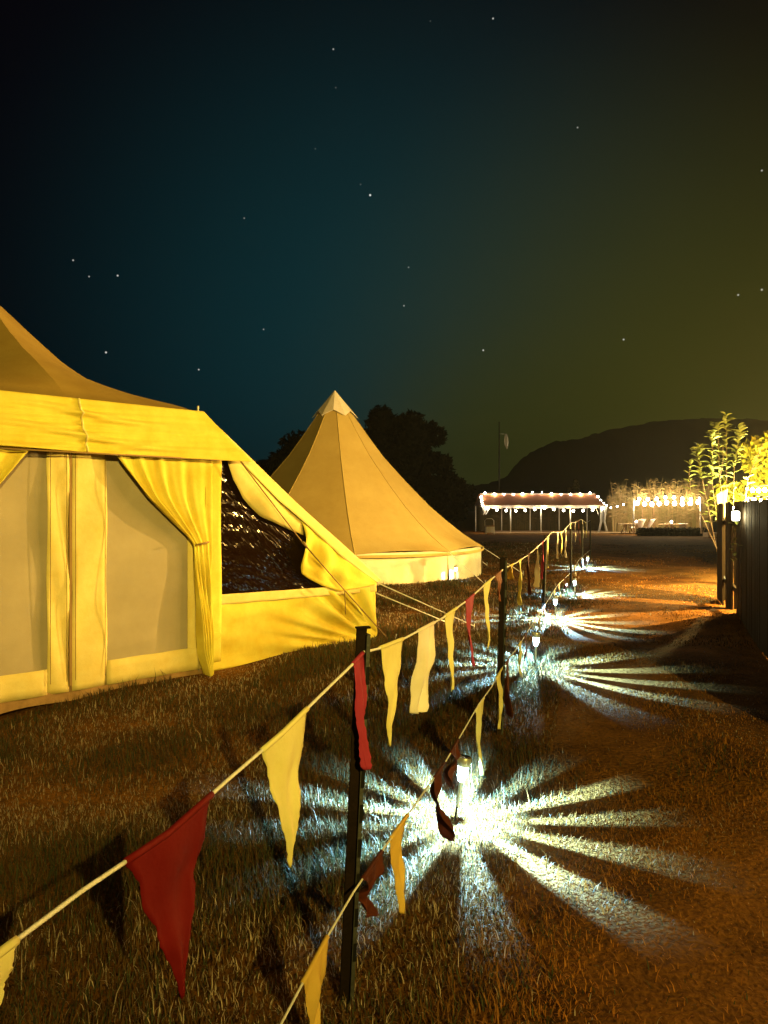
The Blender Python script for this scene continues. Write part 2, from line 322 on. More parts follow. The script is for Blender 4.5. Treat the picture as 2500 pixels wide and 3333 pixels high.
# wing: upper canvas triangle beside the valance, draped flap, window, lower wall (mirrored on the far side)
roofline = [(655, 1340), (790, 1470), (1000, 1668), (1150, 1806), (1238, 1888)]
def rl(px): return interp(px, roofline)
us0, us1 = ux(668), ux(716); crk = random.Random(5)
for sgn in (1, -1):
    sg = lambda p, s=sgn: Vector((s*p.x, p.y, p.z))
    # strip of roof canvas along the slanting edge
    inner = [(668, 1375), (790, 1508), (905, 1630), (1000, 1712), (1110, 1812), (1228, 1896)]
    def fn(c, s):
        a = fr(lerp(655, 1238, c), 0, 0); pxo = lerp(655, 1238, c); pxi = lerp(668, 1228, c)
        p = fr(pxo, rl(pxo), .0); q = fr(pxi, interp(pxi, inner), -.035)
        r = p.lerp(q, s); r.y -= .012*math.sin(c*9+s*3)+.010; return sg(r)
    MB().grid(fn, 40, 5).build('roof_edge', M['canvas_band'], tent, True, thick=.004)
    # the window cover hanging half open from the slanting edge
    low = [(742, 1508), (757, 1560), (790, 1622), (850, 1683), (930, 1718), (985, 1742)]
    def fn(c, s):
        px = lerp(742, 985, c); up = interp(px, inner); lo = max(up+2, interp(px, low))
        p = fr(px, lerp(up, lo, s), -.02); p.y -= .05*math.sin(math.pi*s)*math.sin(math.pi*c)+.012*math.sin(c*14)*s; return sg(p)
    MB().grid(fn, 30, 8).build('window_flap', M['canvas_band'], tent, True, thick=.004)
    low2 = [(978, 1742), (982, 1800), (990, 1868), (1040, 1905), (1100, 1925), (1160, 1915), (1226, 1900)]
    def fn(c, s):
        px = lerp(978, 1226, c); up = interp(px, inner); lo = interp(px, [(978, 1868), (1000, 1885), (1045, 1908), (1100, 1925), (1160, 1916), (1226, 1902)])
        p = fr(px+(8*math.sin(s*7+c*3))*(1-c), lerp(up, max(lo, up+3), s), -.03); k = (1-c)*math.sin(math.pi*min(1, s*1.1))
        p.y -= k*(.05*math.sin(c*22+s*3)+.03*math.sin(c*9-s*6)+.05); return sg(p)
    MB().grid(fn, 40, 16).build('window_flap', M['canvas'], tent, True, thick=.004)
    # clear plastic sheet
    def fn(c, s):
        px = lerp(708, 1075, c); up = interp(px, inner)-6; lo = lerp(1942, 1912, c)
        p = fr(px, lerp(max(up, 1490), lo, s), .015); q = p.z+.33*p.x
        p.y += .005*math.sin(c*5+s*4)+.0010*math.sin(q*52+2.2*math.sin(p.x*6)+1.5*math.sin(q*9))+crk.uniform(-.0013, .0013); return sg(p)
    MB().grid(fn, 58, 66).build('window_sheet', M['clear_plastic'], tent)
    # sill band and lower wall with pulled folds towards the corner peg
    def fn(c, s):
        px = lerp(680, 1226, c); p = fr(px, lerp(lerp(1938, 1900, c), lerp(1972, 1925, c), s), -.012); p.y -= .006*math.sin(c*30+s*2); return sg(p)
    MB().grid(fn, 60, 4).build('window_sill', M['canvas_band'], tent, True, thick=.005)
    def fn(c, s):
        px = lerp(686, 1227, c)+4*math.sin(s*5)*(c > .98); top = lerp(1962, 1908, c); bot = lerp(2196, 2096, c)
        p = fr(px, lerp(top, bot, s), 0); dx, ds = c-1.02, s-1.02; an = math.atan2(ds*.45, dx); rr = math.hypot(dx, ds*.45)
        p.y -= .042*(math.sin(an*31+1.5*math.sin(an*9)))*math.exp(-((rr-.32)/.28)**2)+.03*math.sin(c*8+s*5)*math.sin(math.pi*s)*(1-c)+.012*math.sin(s*16-c*6)*math.exp(-c*4)
        if s > .98: p.z = max(p.z, .02)
        return sg(p)
    MB().grid(fn, 90, 26).build('lower_wall', M['canvas'], tent, True, thick=.004)
    MB().grid(lambda c, s: sg(Vector((lerp(0, ub-.02, c), .03-.02*s-.012*math.sin(c*37)*s, lerp(.115, -.02, s)+.012*math.sin(c*23)))), 70, 3).build('mud_flap', M['mud_flap'], tent, True)
    # flat jamb strip between curtain and window
    MB().grid(lambda c, s: sg(Vector((lerp(us0-.02, us1, c), -.02-.008*math.sin(s*9+c*2), lerp(zv+.05, lerp(.10, .10, c), s)))), 5, 30).build('door_jamb', M['canvas'], tent, True, thick=.004)
    # door leaf: stiles, rail, insect mesh
    u155, u305, u612, u645 = ux(155), ux(305), ux(614), ux(650)
    uin = .30 if sgn > 0 else -u155
    zb0 = fr(232, 2250).z; zb1 = fr(232, 2168).z
    MB().grid(lambda c, s: sg(Vector((lerp(.012, uin, c), .015-.012*math.sin(s*13+c*4)-.004, lerp(zv+.05, zb0, s)))), 6, 40).build('door_stile', M['canvas_band'], tent, True, thick=.004)
    for uu_ in (uin-.02, .035): MB().tube([sg(Vector((uu_, -.006, .14))), sg(Vector((uu_, -.006, zv)))], .0028, 4).build('stitched_seam', M['zip'], tent)
    MB().grid(lambda c, s: sg(Vector((lerp(uin, u645, c), .012-.008*math.sin(c*15), lerp(zb1, zb0, s)))), 20, 3).build('door_rail', M['canvas_band'], tent, True, thick=.004)
    MB().grid(lambda c, s: sg(Vector((lerp(u612, us0+.06, c), .018, lerp(zv+.05, zb0, s)))), 3, 12).build('door_stile', M['canvas_band'], tent, True, thick=.004)
    MB().grid(lambda c, s: sg(Vector((lerp(uin-.02, u612+.02, c), .035+.012*math.sin(c*4+s*3), lerp(zv+.05, zb1-.02, s)))), 12, 20).build('door_mesh', M['mesh_panel'], tent, True)
    # gathered door curtain
    lx = [(0, ux(345)), (.42, ux(618)), (.55, ux(632)), (.75, ux(640)), (1, ux(652))]
    ztop, zbot = zv+.06, fr(660, 2205).z
    zt = fr(628, 1772).z
    tief = (ztop-zt)/(ztop-zbot)
    lx = [(0, ux(345)), (tief*.5, ux(470)), (tief*.9, ux(596)), (tief, ux(620)), (tief+.06, ux(622)), (tief+.3, ux(634)), (.88, ux(640)), (1, ux(662))]
    def fn(c, s):
        l = interp(s, lx); r = us0+.05
        tn = math.exp(-((s-tief)/.10)**2); cc = c**(1+.9*min(1, s/tief)) if s < tief else c**lerp(1.9, 1, (s-tief)/(1-tief))
        u = lerp(l, r, cc); am = (.010+.034*min(1, s/tief))*(1-.75*tn)*(1-c)**.5 if s < tief else (.010+.045*min(1, (s-tief)*2.5))*(1-.5*tn)
        y = -.035-.02*(1-c)-am*math.sin(c*31+1.2*math.sin(s*6))-am*.4*math.sin(c*58+s*4)
        return sg(Vector((u, y, lerp(ztop, zbot, s))))
    dc_ = MB().grid(fn, 90, 60).build('door_curtain', M['canvas'], tent, True, thick=.003)
    z0 = zt
    MB().tube([sg(Vector((ux(617), -.10, z0))), sg(Vector((ux(640), -.115, z0+.012))), sg(Vector((ux(664), -.075, z0+.02)))], .009, 6).build('tie_cord', M['zip'], dc_, True)
    # guy rope with slider from the porch corner to the wing peg, and two from the wing corner
    a = fr(790, 1512, -.13); pk = Vector((ux(1240), -.16, .02)); md = fr(988, 1770, -.15)
    MB().tube([sg(a), sg(md), sg(pk)], .0065, 5).build('guy_rope', M['brown_rope'], tent, True)
    MB().tube([sg(md+Vector((0, -.01, 0))), sg(md.lerp(pk, .3)+Vector((.01, -.03, -.03))), sg(md.lerp(pk, .42)+Vector((.0, -.03, -.02))), sg(md.lerp(pk, .43)+Vector((.0, -.03, -.26)))], .005, 5).build('guy_rope', M['brown_rope'], tent, True)
    MB().tube([sg(md+Vector((-.02, -.012, .02))), sg(md+Vector((.03, -.012, -.03)))], .014, 6).build('rope_slider', M['zip'], tent, True)
    MB().tube([sg(pk+Vector((.03, -.05, .10))), sg(pk+Vector((-.02, .02, -.15)))], .009, 6).build('peg', M['steel'], tent, True)

MB().box(-.010, .010, .0, .012, .10, zv).build('door_zip', M['zip'], tent)
def wpt(p):
    q = O2+U*p.x+N*p.y; return Vector((q.x, q.y, p.z))
def to_t(p):
    d = Vector((p.x, p.y))-O2; return Vector((d.dot(U), d.dot(N), p.z))
cB = Vector((ub, 0, .68))
for (px, py, dz) in ((1545, 2052, 0), (1470, 2045, -.12)):
    e = to_t(ground(px, py)); MB().tube([cB+Vector((0, 0, dz)), e+Vector((0, 0, .05))], .007, 5).build('guy_rope', M['rope'], tent, True)
    MB().tube([e+Vector((.02, .02, .10)), e-Vector((.02, 0, .1))], .009, 6).build('peg', M['steel'], tent, True)

# ------------------------------------------------------------------ second bell tent
BC = at(1090, 1800, 18.0); bell = tag(empty('bell_tent', (BC.x, BC.y, 0), R(-80)), 'sand coloured conical bell tent with peaked cap and low wall behind the yellow tent', 'tent')
NP = 10; rb = 3.42
bprof = [(.02, 4.12), (.43, 3.68), (.8, 3.16), (1.15, 2.69), (1.7, 2.08), (2.23, 1.54), (2.6, 1.22), (2.95, .94), (3.25, .74), (3.46, .62)]
def bell_panel():
    mb = MB(); dA = 2*math.pi/NP
    def fn(c, s):
        r = s*3.46; r = max(r, .02); z = interp(r, bprof); an = (c-.5)*dA
        k = math.cos(dA/2)/math.cos(an); k = lerp(k, 1, .25)
        sag = 1-.018*math.sin(math.pi*c)*math.sin(math.pi*min(1, s*1.05))
        zz = z-(.05*math.sin(math.pi*c)*(s > .9)*(-(s-.9)*10))
        return (r*k*math.cos(an)*sag, r*k*math.sin(an)*sag, zz)
    mb.grid(fn, 10, 36)
    return mb.mesh('roof_panel', True)
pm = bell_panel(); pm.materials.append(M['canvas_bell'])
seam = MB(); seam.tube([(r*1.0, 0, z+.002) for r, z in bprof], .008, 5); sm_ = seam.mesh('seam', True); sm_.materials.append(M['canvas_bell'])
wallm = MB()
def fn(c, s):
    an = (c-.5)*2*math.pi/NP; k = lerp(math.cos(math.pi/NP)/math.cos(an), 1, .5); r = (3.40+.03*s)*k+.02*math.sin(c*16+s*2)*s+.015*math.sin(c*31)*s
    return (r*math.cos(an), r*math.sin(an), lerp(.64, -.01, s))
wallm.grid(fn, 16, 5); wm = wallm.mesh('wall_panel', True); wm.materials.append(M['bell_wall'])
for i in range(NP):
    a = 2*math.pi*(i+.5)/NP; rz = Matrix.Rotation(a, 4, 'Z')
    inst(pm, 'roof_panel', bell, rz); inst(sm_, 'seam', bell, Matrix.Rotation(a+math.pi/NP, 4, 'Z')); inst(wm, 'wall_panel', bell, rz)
    g = MB(); an = a+math.pi/NP; p0 = Vector((3.44*math.cos(an), 3.44*math.sin(an), .61)); p1 = Vector((4.35*math.cos(an), 4.35*math.sin(an), .02)); g.tube([p0, p1], .007, 4)
    g.build('guy_rope', M['rope'], bell)
    MB().tube([p1+Vector((0, 0, .08)), p1-Vector((0, 0, .1))], .009, 5).build('peg', M['steel'], bell)
# eave drip and cap
MB().lathe([(3.475, .605), (3.46, .55)], 40).build('eave_hem', M['canvas_bell'], bell, True)
cap = MB(); dA = 2*math.pi/6
for i in range(6):
    a = i*dA+R(20); b_ = a+dA; m_ = a+dA/2
    tip = Vector((0, 0, 4.27)); p = Vector((.54*math.cos(a), .54*math.sin(a), 3.62)); q = Vector((.54*math.cos(b_), .54*math.sin(b_), 3.62)); mm = Vector((.44*math.cos(m_), .44*math.sin(m_), 3.76))
    n = len(cap.v); cap.v += [tuple(tip), tuple(p), tuple(mm), tuple(q)]; cap.f += [(n, n+1, n+2), (n, n+2, n+3)]
cap.build('cap', M['cream_cloth'], bell, thick=.006)
# arched mesh window low in the wall, turned to the camera-left panel
wa = math.atan2(-1, -.08)+R(80)  # local azimuth that faces the camera
mb = MB()
pts = []
for i in range(21):
    q = math.pi*i/20; da = (.64*math.cos(q))/3.45; zz = .06+.44*math.sin(q)**.75
    an = wa+R(8)*0+da+(R(3)); pts.append((3.47*math.cos(an), 3.47*math.sin(an), zz))
n = len(pts); mb.v = pts+[(3.47*math.cos(wa+R(3)), 3.47*math.sin(wa+R(3)), .06)]; mb.f = [(i, i+1, n) for i in range(n-1)]
mb.build('wall_window', M['mesh_panel'], bell, True)
MB().tube([Vector(p)*1.003 for p in pts], .012, 4).build('window_trim', M['zip'], bell, True)

# ------------------------------------------------------------------ fence posts, bunting
FP = [Vector((-.966, .10)), Vector((-.066, 2.35)), Vector((.79, 5.10)), Vector((2.29, 10.9)), Vector((3.64, 15.0)), Vector((5.02, 19.5)), Vector((6.25, 23.3))]
def fence(px):
    a = (px-CX)/F
    for i in range(len(FP)-1):
        p, q = FP[i], FP[i+1]; d = q-p; den = d.x-a*d.y
        if abs(den) < 1e-9: continue
        s = (a*p.y-p.x)/den
        if -.0001 <= s <= 1.0001 or (i == len(FP)-2 and s > 1) or (i == 0 and s < 0): return p+d*s
    return FP[-1]
def fpt(px, py, off=0):
    p = fence(px); return Vector((p.x, p.y-off, EYE-(py-HOR)/F*p.y))
post_info = [
 (1, 1.13, (-.055, 0), 'black steel fence post with slots beside the coral red pennant', .95),
 (2, 1.17, (-.03, 0), 'black steel fence post between the second and third solar lights by long yellow pennants', 1),
 (3, 1.12, (-.04, 0), 'black fence post between an orange red pennant and a cluster of cream pennants', 1),
 (4, 1.10, (.0, 0), 'thin dark fence post among far cream pennants before the lit marquee', 1),
 (5, 1.12, (.0, 0), 'thin dark fence post by the last bright solar light', 1),
 (6, 1.12, (.0, 0), 'farthest dark fence post at the end of the bunting', 1),
 (0, 1.0, (0, 0), 'black steel fence post carrying the near end of both buntings', 1)]
for (i, h, lean, lab, wd) in post_info:
    p = FP[i]; g = 0
    po = tag(empty('fence_post', (p.x+lean[0], p.y, 0), R(18)), lab, 'post', 'fence posts of the bunting')
    tx, ty = -lean[0], 0
    sk = lambda mb: [((x+tx*z/h*1.0), y+ty*z/h, z) for (x, y, z) in mb.v]
    a = MB().box(-.017*wd, .017*wd, -.004, .004, -.2, h); a.v = sk(a); a.build('post_blade', M['post'], po)
    a = MB().box(.017*wd-.004, .017*wd+.008, -.020, .018, -.2, h*.985); a.v = sk(a); fl_ = a.build('post_flange', M['post_flange'], po)
    if i in (0, 1, 2):
        for k in range(9):
            z = .12+k*.105
            a = MB().box(.017*wd-.002, .017*wd+.0095, -.021, -.006, z, z+.055); a.v = sk(a); a.build('slot', M['slot'], fl_)
    a = MB().box(-.019*wd, .027*wd, -.012, .012, h, h+.006); a.v = sk(a); a.build('post_cap', M['post'], po)

up_pts = [(-160, 3228), (0, 3100), (270, 2898), (550, 2710), (740, 2540), (920, 2385), (1060, 2247), (1150, 2160), (1184, 2122), (1230, 2112), (1320, 2076), (1440, 2012), (1520, 1955), (1590, 1893), (1642, 1850), (1680, 1832), (1720, 1806), (1770, 1762), (1797, 1732), (1830, 1733), (1858, 1702), (1875, 1700), (1892, 1690), (1908, 1702), (1921, 1694)]
lo_pts = [(850, 3460), (915, 3333), (1065, 3050), (1150, 2905), (1240, 2775), (1325, 2655), (1450, 2480), (1560, 2290), (1600, 2236), (1636, 2172), (1690, 2100), (1740, 2020), (1777, 1965), (1815, 1905), (1857, 1865), (1885, 1822), (1921, 1790)]
up = tag(empty('bunting', (0, 0, 0)), 'upper string of yellow, cream and red pennants running along the fence', 'bunting', 'buntings on the fence')
lo = tag(empty('bunting', (0, 0, 0)), 'lower string of yellow and maroon pennants hanging just above the grass', 'bunting', 'buntings on the fence')
def rope(parent, pts, r):
    q = []
    for px in np.unique(np.concatenate([np.linspace(pts[0][0], pts[-1][0], 110), [p[0] for p in pts]])): q.append(fpt(px, interp(px, pts)))
    MB().tube(q, r, 6).build('rope', M['rope'], parent, True)
rope(up, up_pts, .0042); rope(lo, lo_pts, .0036)
def pennant(parent, pts, pl, pr, tipx, tipy, mname, twist=0., fat=.06, wob=.012, seed=0, fold=0., ylow=None):
    rs = np.random.default_rng(abs(seed+int(pl))); a = fpt(pl, interp(pl, pts)); b = fpt(pr, interp(pr, pts)); m_ = (a+b)/2; ln = (b-a).length
    if ln > .27: a = m_+(a-m_)*(.27/ln); b = m_+(b-m_)*(.27/ln)
    Yt = m_.y; tip = at(tipx, tipy, Yt); tip.z = max(tip.z, .015)
    d = (b-a); hd = Vector((d.x, d.y, 0)); wdt = hd.length; hd.normalize(); nn = Vector((-hd.y, hd.x, 0))
    f1, f2, ph = rs.uniform(4, 7), rs.uniform(9, 14), rs.uniform(0, 6)
    jl, jr = rs.uniform(-1, 1, 32), rs.uniform(-1, 1, 32)
    def fn(c, s):
        top = a.lerp(b, c); w_ = max(fat*(1-s*.35), (1-s)**1.08) if s < 1 else fat*.4
        cen = m_.lerp(tip, s); tw = twist*s
        off = (c-.5)*wdt*w_*(1+.07*math.sin(f2*s*2+ph+c*3))
        if c < .01: off += .0035*jl[int(round(s*30))]
        if c > .99: off += .0035*jr[int(round(s*30))]
        dirv = hd*math.cos(tw)+nn*math.sin(tw)
        p = cen+dirv*off
        if s < .15:
            p = top.lerp(p, s/.15) if s > 0 else top
            p.z = lerp(top.z, p.z, s/.15)
        p = p+nn*(wob*math.sin(f1*s+ph)*min(1, s*3)+(wob*.6)*math.sin(c*5+f2*s+ph)*min(1, s*4)+fold*math.sin(c*9+s*2)*min(1, s*5))
        p = p+hd*(wob*.3*math.sin(f2*s+ph*2)*min(1, s*3))
        return p
    mb = MB().grid(fn, 12, 30)
    mb.v = [(x, y, z-.004) for (x, y, z) in mb.v]
    pn_ = mb.build('pennant', M[mname], parent, True, thick=.0012)
    hp = [fpt(px, interp(px, pts)) for px in np.linspace(pl, pr, 9)] if ln <= .27 else [a.lerp(b, i/6) for i in range(7)]
    MB().tube(hp, .0072, 7).build('pennant_hem', M[mname], pn_, True)
UPF = [(-150, 55, -40, 3420, 'yellow_cloth', .1, .3), (408, 690, 585, 3235, 'red_cloth', .1, .10), (853, 1000, 945, 2815, 'yellow_cloth', .0, .12), (1148, 1181, 1192, 2500, 'coral_cloth', -.5, .55),
 (1236, 1312, 1272, 2425, 'yellow_cloth', .1, .12), (1357, 1417, 1366, 2318, 'cream_cloth', -.35, .55), (1449, 1486, 1466, 2245, 'yellow_cloth', .2, .5), (1514, 1543, 1536, 2165, 'coral_cloth', .3, .35),
 (1572, 1603, 1586, 2108, 'yellow_cloth', .2, .55), (1607, 1634, 1630, 1955, 'rust_cloth', .2, .2), (1648, 1680, 1664, 1885, 'gold_cloth', .6, .7), (1684, 1700, 1695, 1968, 'yellow_cloth', .5, .55),
 (1713, 1729, 1722, 1935, 'maroon_cloth', .5, .6), (1740, 1757, 1750, 1912, 'cream_cloth', .8, .7), (1758, 1773, 1765, 1884, 'coral_cloth', .5, .6), (1776, 1791, 1784, 1848, 'yellow_cloth', .4, .4),
 (1811, 1821, 1815, 1818, 'cream_cloth', .5, .7), (1822, 1834, 1829, 1800, 'yellow_cloth', .2, .6), (1836, 1846, 1842, 1815, 'cream_cloth', .5, .6), (1851, 1865, 1858, 1790, 'yellow_cloth', .2, .6),
 (1868, 1878, 1872, 1765, 'cream_cloth', .3, .6), (1880, 1888, 1886, 1772, 'rust_cloth', .3, .5), (1893, 1900, 1899, 1752, 'cream_cloth', .3, .5), (1903, 1910, 1908, 1750, 'yellow_cloth', .3, .5)]
LOF = [(985, 1066, 1035, 3440, 'gold_cloth', .2, .3), (1180, 1242, 1190, 2975, 'maroon_cloth', .1, .3), (1272, 1326, 1300, 2965, 'gold_cloth', .1, .22), (1412, 1448, 1437, 2722, 'maroon_cloth', .9, .9),
 (1466, 1492, 1470, 2560, 'maroon_cloth', .6, .7), (1530, 1590, 1563, 2520, 'yellow_cloth', .3, .28), (1616, 1634, 1630, 2370, 'yellow_cloth', .2, .5), (1641, 1660, 1655, 2330, 'rust_cloth', .6, .9),
 (1682, 1703, 1696, 2215, 'yellow_cloth', .3, .6), (1705, 1716, 1712, 2190, 'rust_cloth', .5, .6), (1748, 1760, 1760, 2112, 'cream_cloth', .4, .5), (1766, 1776, 1776, 2060, 'rust_cloth', .4, .5),
 (1800, 1812, 1806, 1990, 'cream_cloth', .4, .6), (1816, 1826, 1822, 1975, 'cream_cloth', .4, .6), (1832, 1842, 1840, 1962, 'maroon_cloth', .4, .6), (1868, 1876, 1872, 1895, 'cream_cloth', .4, .6), (1890, 1898, 1896, 1880, 'cream_cloth', .4, .6)]
for i, (pl, pr, tx, ty, mn, tw, ft) in enumerate(UPF): pennant(up, up_pts, pl, pr, tx, ty, mn, tw, ft, .006 if i < 5 else .009, i, .004 if pl != 1357 else .012)
for i, (pl, pr, tx, ty, mn, tw, ft) in enumerate(LOF): pennant(lo, lo_pts, pl, pr, tx, ty, mn, tw, ft, .009 if mn != 'maroon_cloth' else .022, 50+i, .008)

# ------------------------------------------------------------------ solar stake lights
def streak_light(loc, power, seed, parent):
    o = point('led_light', loc, power, (.27, .66, 1), parent, .006)
    l = o.data; l.use_nodes = True; t = l.node_tree; em = t.nodes['Emission']
    tc = nd(t, 'ShaderNodeTexCoord'); sp = nd(t, 'ShaderNodeSeparateXYZ'); t.links.new(tc.outputs['Normal'], sp.inputs[0])
    X, Y, Z = sp.outputs
    an = mth(t, 'ARCTAN2', Y, X); rh = mth(t, 'SQRT', mth(t, 'ADD', mth(t, 'MULTIPLY', X, X), mth(t, 'MULTIPLY', Y, Y)))
    tan = mth(t, 'DIVIDE', rh, mth(t, 'MAXIMUM', mth(t, 'ABSOLUTE', Z), .05))
    wv = mth(t, 'ADD', mth(t, 'MULTIPLY', an, 13), mth(t, 'MULTIPLY', mth(t, 'SINE', mth(t, 'ADD', mth(t, 'MULTIPLY', an, 3), seed)), .35+.5*min(1, seed)))
    pat = smooth(t, mth(t, 'SINE', mth(t, 'ADD', wv, seed*2.1+2.887)), -.1, .65, .010, 1.0)
    amp = smooth(t, mth(t, 'SINE', mth(t, 'ADD', mth(t, 'MULTIPLY', an, 5), seed*3.3)), -1, 1, .45, 1.0)
    pat = mth(t, 'MULTIPLY', pat, amp)
    k = smooth(t, tan, .7, 1.7)
    mixv = mth(t, 'ADD', mth(t, 'MULTIPLY', mth(t, 'SUBTRACT', 1, k), .42), mth(t, 'MULTIPLY', k, pat))
    boost = mth(t, 'POWER', mth(t, 'MINIMUM', mth(t, 'MAXIMUM', tan, .4), 4.5), .55)
    down = smooth(t, mth(t, 'MULTIPLY', Z, -1), .14, .36)
    t.links.new(mth(t, 'MULTIPLY', mth(t, 'MULTIPLY', mixv, boost), down), em.inputs['Strength'])
    return o
LAMPS = [(1480, 2645, .10, .015, 'solar stake light with steel collar beside the twisted maroon pennant', 1.0, 1),
 (1742, 2205, .02, 0, 'solar stake light behind the short yellow pennant hanging from the lower bunting', 1.2, 1),
 (1808, 2018, 0, 0, 'solar stake light in taller grass beside the cream pennants of the lower bunting', 1.3, 0),
 (1872, 1930, -.02, 0, 'solar stake light glowing beside the post with the maroon scrap', 1.6, 0),
 (1912, 1848, .02, 0, 'farthest solar stake light at the end of the bunting', 2.2, 0),
 (1484, 1895, 0, 0, 'solar stake light glowing against the low wall of the sand bell tent', .025, 0)]
SOL = []
for i, (px, py, lx_, ly_, lab, pw, det) in enumerate(LAMPS):
    g = ground(px, py); z0 = gzs(g.x, g.y)
    s = tag(empty('solar_light', (g.x, g.y, z0)), lab, 'lamp', 'solar lights along the path')
    s.rotation_euler = (R(-4*ly_*20), math.atan(lx_*2.0), R(10*i))
    s.rotation_euler = (0, lx_*1.6, 0)
    MB().lathe([(0, -.08), (.004, -.05), (.0055, .0), (.006, .075), (.009, .08)], 8).build('spike', M['black_plastic'], s, True)
    MB().lathe([(.009, .075), (.0095, .19), (.012, .20)], 12).build('stem', M['steel'], s, True)
    ln_ = MB().lathe([(.013, .198), (.019, .213), (.026, .25), (.0285, .278)], 20).build('lens', M['lens'], s, True)
    for q in range(10):
        a = q*math.pi*2/10
        MB().tube([(.0145*math.cos(a), .0145*math.sin(a), .2), (.0205*math.cos(a), .0205*math.sin(a), .213), (.0275*math.cos(a), .0275*math.sin(a), .25), (.030*math.cos(a), .030*math.sin(a), .278)], .0009, 4).build('lens_rib', M['steel'], ln_, True) if det else None
    MB().lathe([(.030, .277), (.034, .283), (.036, .318), (.033, .322)], 24).build('collar', M['steel'], s, True)
    MB().lathe([(.0, .320), (.033, .3205), (.033, .322)], 24).build('solar_cell', M['solar_cell'], s, True)
    MB().box(-.006, .006, -.0225, -.0205, .250, .264).build('led_chip', M['led'], ln_)
    sl_ = streak_light((0, 0, .245), 1150*pw, 1.7*i, s); sl_.rotation_euler = (0, -lx_*1.6, 0); SOL.append(g)

# ------------------------------------------------------------------ site floodlight (behind the photographer)
fl = tag(empty('floodlight', (FLOOD[0], FLOOD[1], 0)), 'site floodlight on a steel mast that lights the tents', 'floodlight')
MB().tube([(0, 0, 0), (0, 0, 4.5)], [.05, .035], 10).build('mast', M['steel'], fl, True)
MB().box(-.22, .22, -.22, -.02, 4.45, 4.75).build('housing', M['black_plastic'], fl)
sp = bpy.data.lights.new('flood_beam', 'SPOT'); sp.energy = 8600; sp.color = (1, .71, .12); sp.spot_size = R(54); sp.spot_blend = 1; sp.shadow_soft_size = .05
spo = bpy.data.objects.new('flood_beam', sp); col.objects.link(spo); spo.parent = fl; spo.location = (0, .02, 4.6)
aim = Vector((-.6, 7.7, 2.9))-Vector((FLOOD[0], FLOOD[1]+.02, 4.6)); spo.rotation_euler = aim.to_track_quat('-Z', 'Y').to_euler()

# ------------------------------------------------------------------ dark board screen on the right, lantern, vine
SA, SB = Vector((5.52, 12.7)), Vector((1.9, 1.9)); SA2 = Vector((5.52, 12.7)); 
sdir = (Vector((3.80, 7.6))-SA).normalized(); slen = 9.0; sang = math.atan2(sdir.y, sdir.x)
scr = tag(empty('board_screen', (SA.x, SA.y, 0), sang), 'tall dark timber board screen beside the path with a lantern on it', 'fence')
bm = MB().box(0, .145, -.012, .012, .02, 1.58).mesh('board'); bm.materials.append(M['dark_board'])
nb = int(slen/.152)
for i in range(nb):
    x = i*.152
    if 6 <= i <= 8 or 14 <= i <= 17: continue           # two openings that let the festoon light through
    inst(bm, 'board', scr, Matrix.Translation((x, random.uniform(-.004, .004), random.uniform(-.015, .02))))
for z in (.35, 1.25): MB().box(-.01, slen, .016, .06, z, z+.07).build('rail', M['dark_board'], scr)
for i in range(6): MB().box(i*1.75, i*1.75+.08, .062, .14, -.1, 1.6).build('screen_post', M['dark_board'], scr)
# return wing at the far end
bq = at(2425, 1680, 11.4)
lt = tag(empty('wall_lantern', (0, 0, 0)), 'bright lantern glowing on the dark board screen', 'lantern')
def scr_pt(s, out, z): p = SA+sdir*s; n = Vector((sdir.y, -sdir.x)); n = n if n.x < 0 else -n; return Vector((p.x+n.x*out, p.y+n.y*out, z))
def s_of(px):
    a = (px-CX)/F; return (a*SA.y-SA.x)/(sdir.x-a*sdir.y)
sl = s_of(2424); P = scr_pt(sl, .10, 0); lt.location = P
lz = EYE-(1680-HOR)/F*P.y
MB().lathe([(.030, lz-.055), (.045, lz-.04), (.045, lz+.05), (.030, lz+.065)], 12).build('lantern_glass', M['lantern_glass'], lt, True)
MB().lathe([(0, lz+.10), (.06, lz+.065), (.055, lz+.06), (0, lz+.06)], 12).build('lantern_roof', M['black_plastic'], lt, True)
MB().lathe([(0, lz-.075), (.045, lz-.07), (.045, lz-.055), (0, lz-.055)], 12).build('lantern_base', M['black_plastic'], lt, True)
point('lantern_light', (0, 0, lz), 14, (1, .8, .35), lt, .04)
# climbing plant below the lantern, its few leaves catching the light
vn = tag(empty('climbing_plant', scr_pt(sl, .05, 0)), 'thin climbing plant with a few lit leaves under the lantern', 'plant')
MB().tube([(0, 0, 0), (.02, 0, .4), (-.02, 0, .8), (.01, 0, lz-.12)], .004, 5).build('stem', M['bark'], vn, True)
lf = MB()
def leafmesh(name, L, W, m_):
    mb = MB()
    def fn(c, s):
        w_ = W*math.sin(math.pi*(s*.93+.035))**.8; return ((c-.5)*w_, s*L, -.25*L*s*s+.22*w_*abs(c-.5)*2)
    mb.grid(fn, 4, 6); me = mb.mesh(name, True); me.materials.append(m_); return me
lfm = leafmesh('leaf', .06, .04, M['big_leaf'])
for (px, py) in ((2416, 1705), (2428, 1707), (2422, 1732), (2415, 1757), (2426, 1762), (2420, 1775), (2426, 1778), (2430, 1774), (2413, 1790), (2423, 1803), (2414, 1810), (2425, 1822), (2416, 1830)):
    s_ = s_of(px); q = scr_pt(s_, .08+random.uniform(0, .05), 0); z = EYE-(py-HOR)/F*q.y
    mt = Matrix.Translation(Vector((q.x-vn.location.x, q.y-vn.location.y, z))) @ Matrix.Rotation(random.uniform(0, 6.28), 4, 'Z') @ Matrix.Rotation(R(random.uniform(20, 70)), 4, 'X')
    inst(lfm, 'leaf', vn, mt)
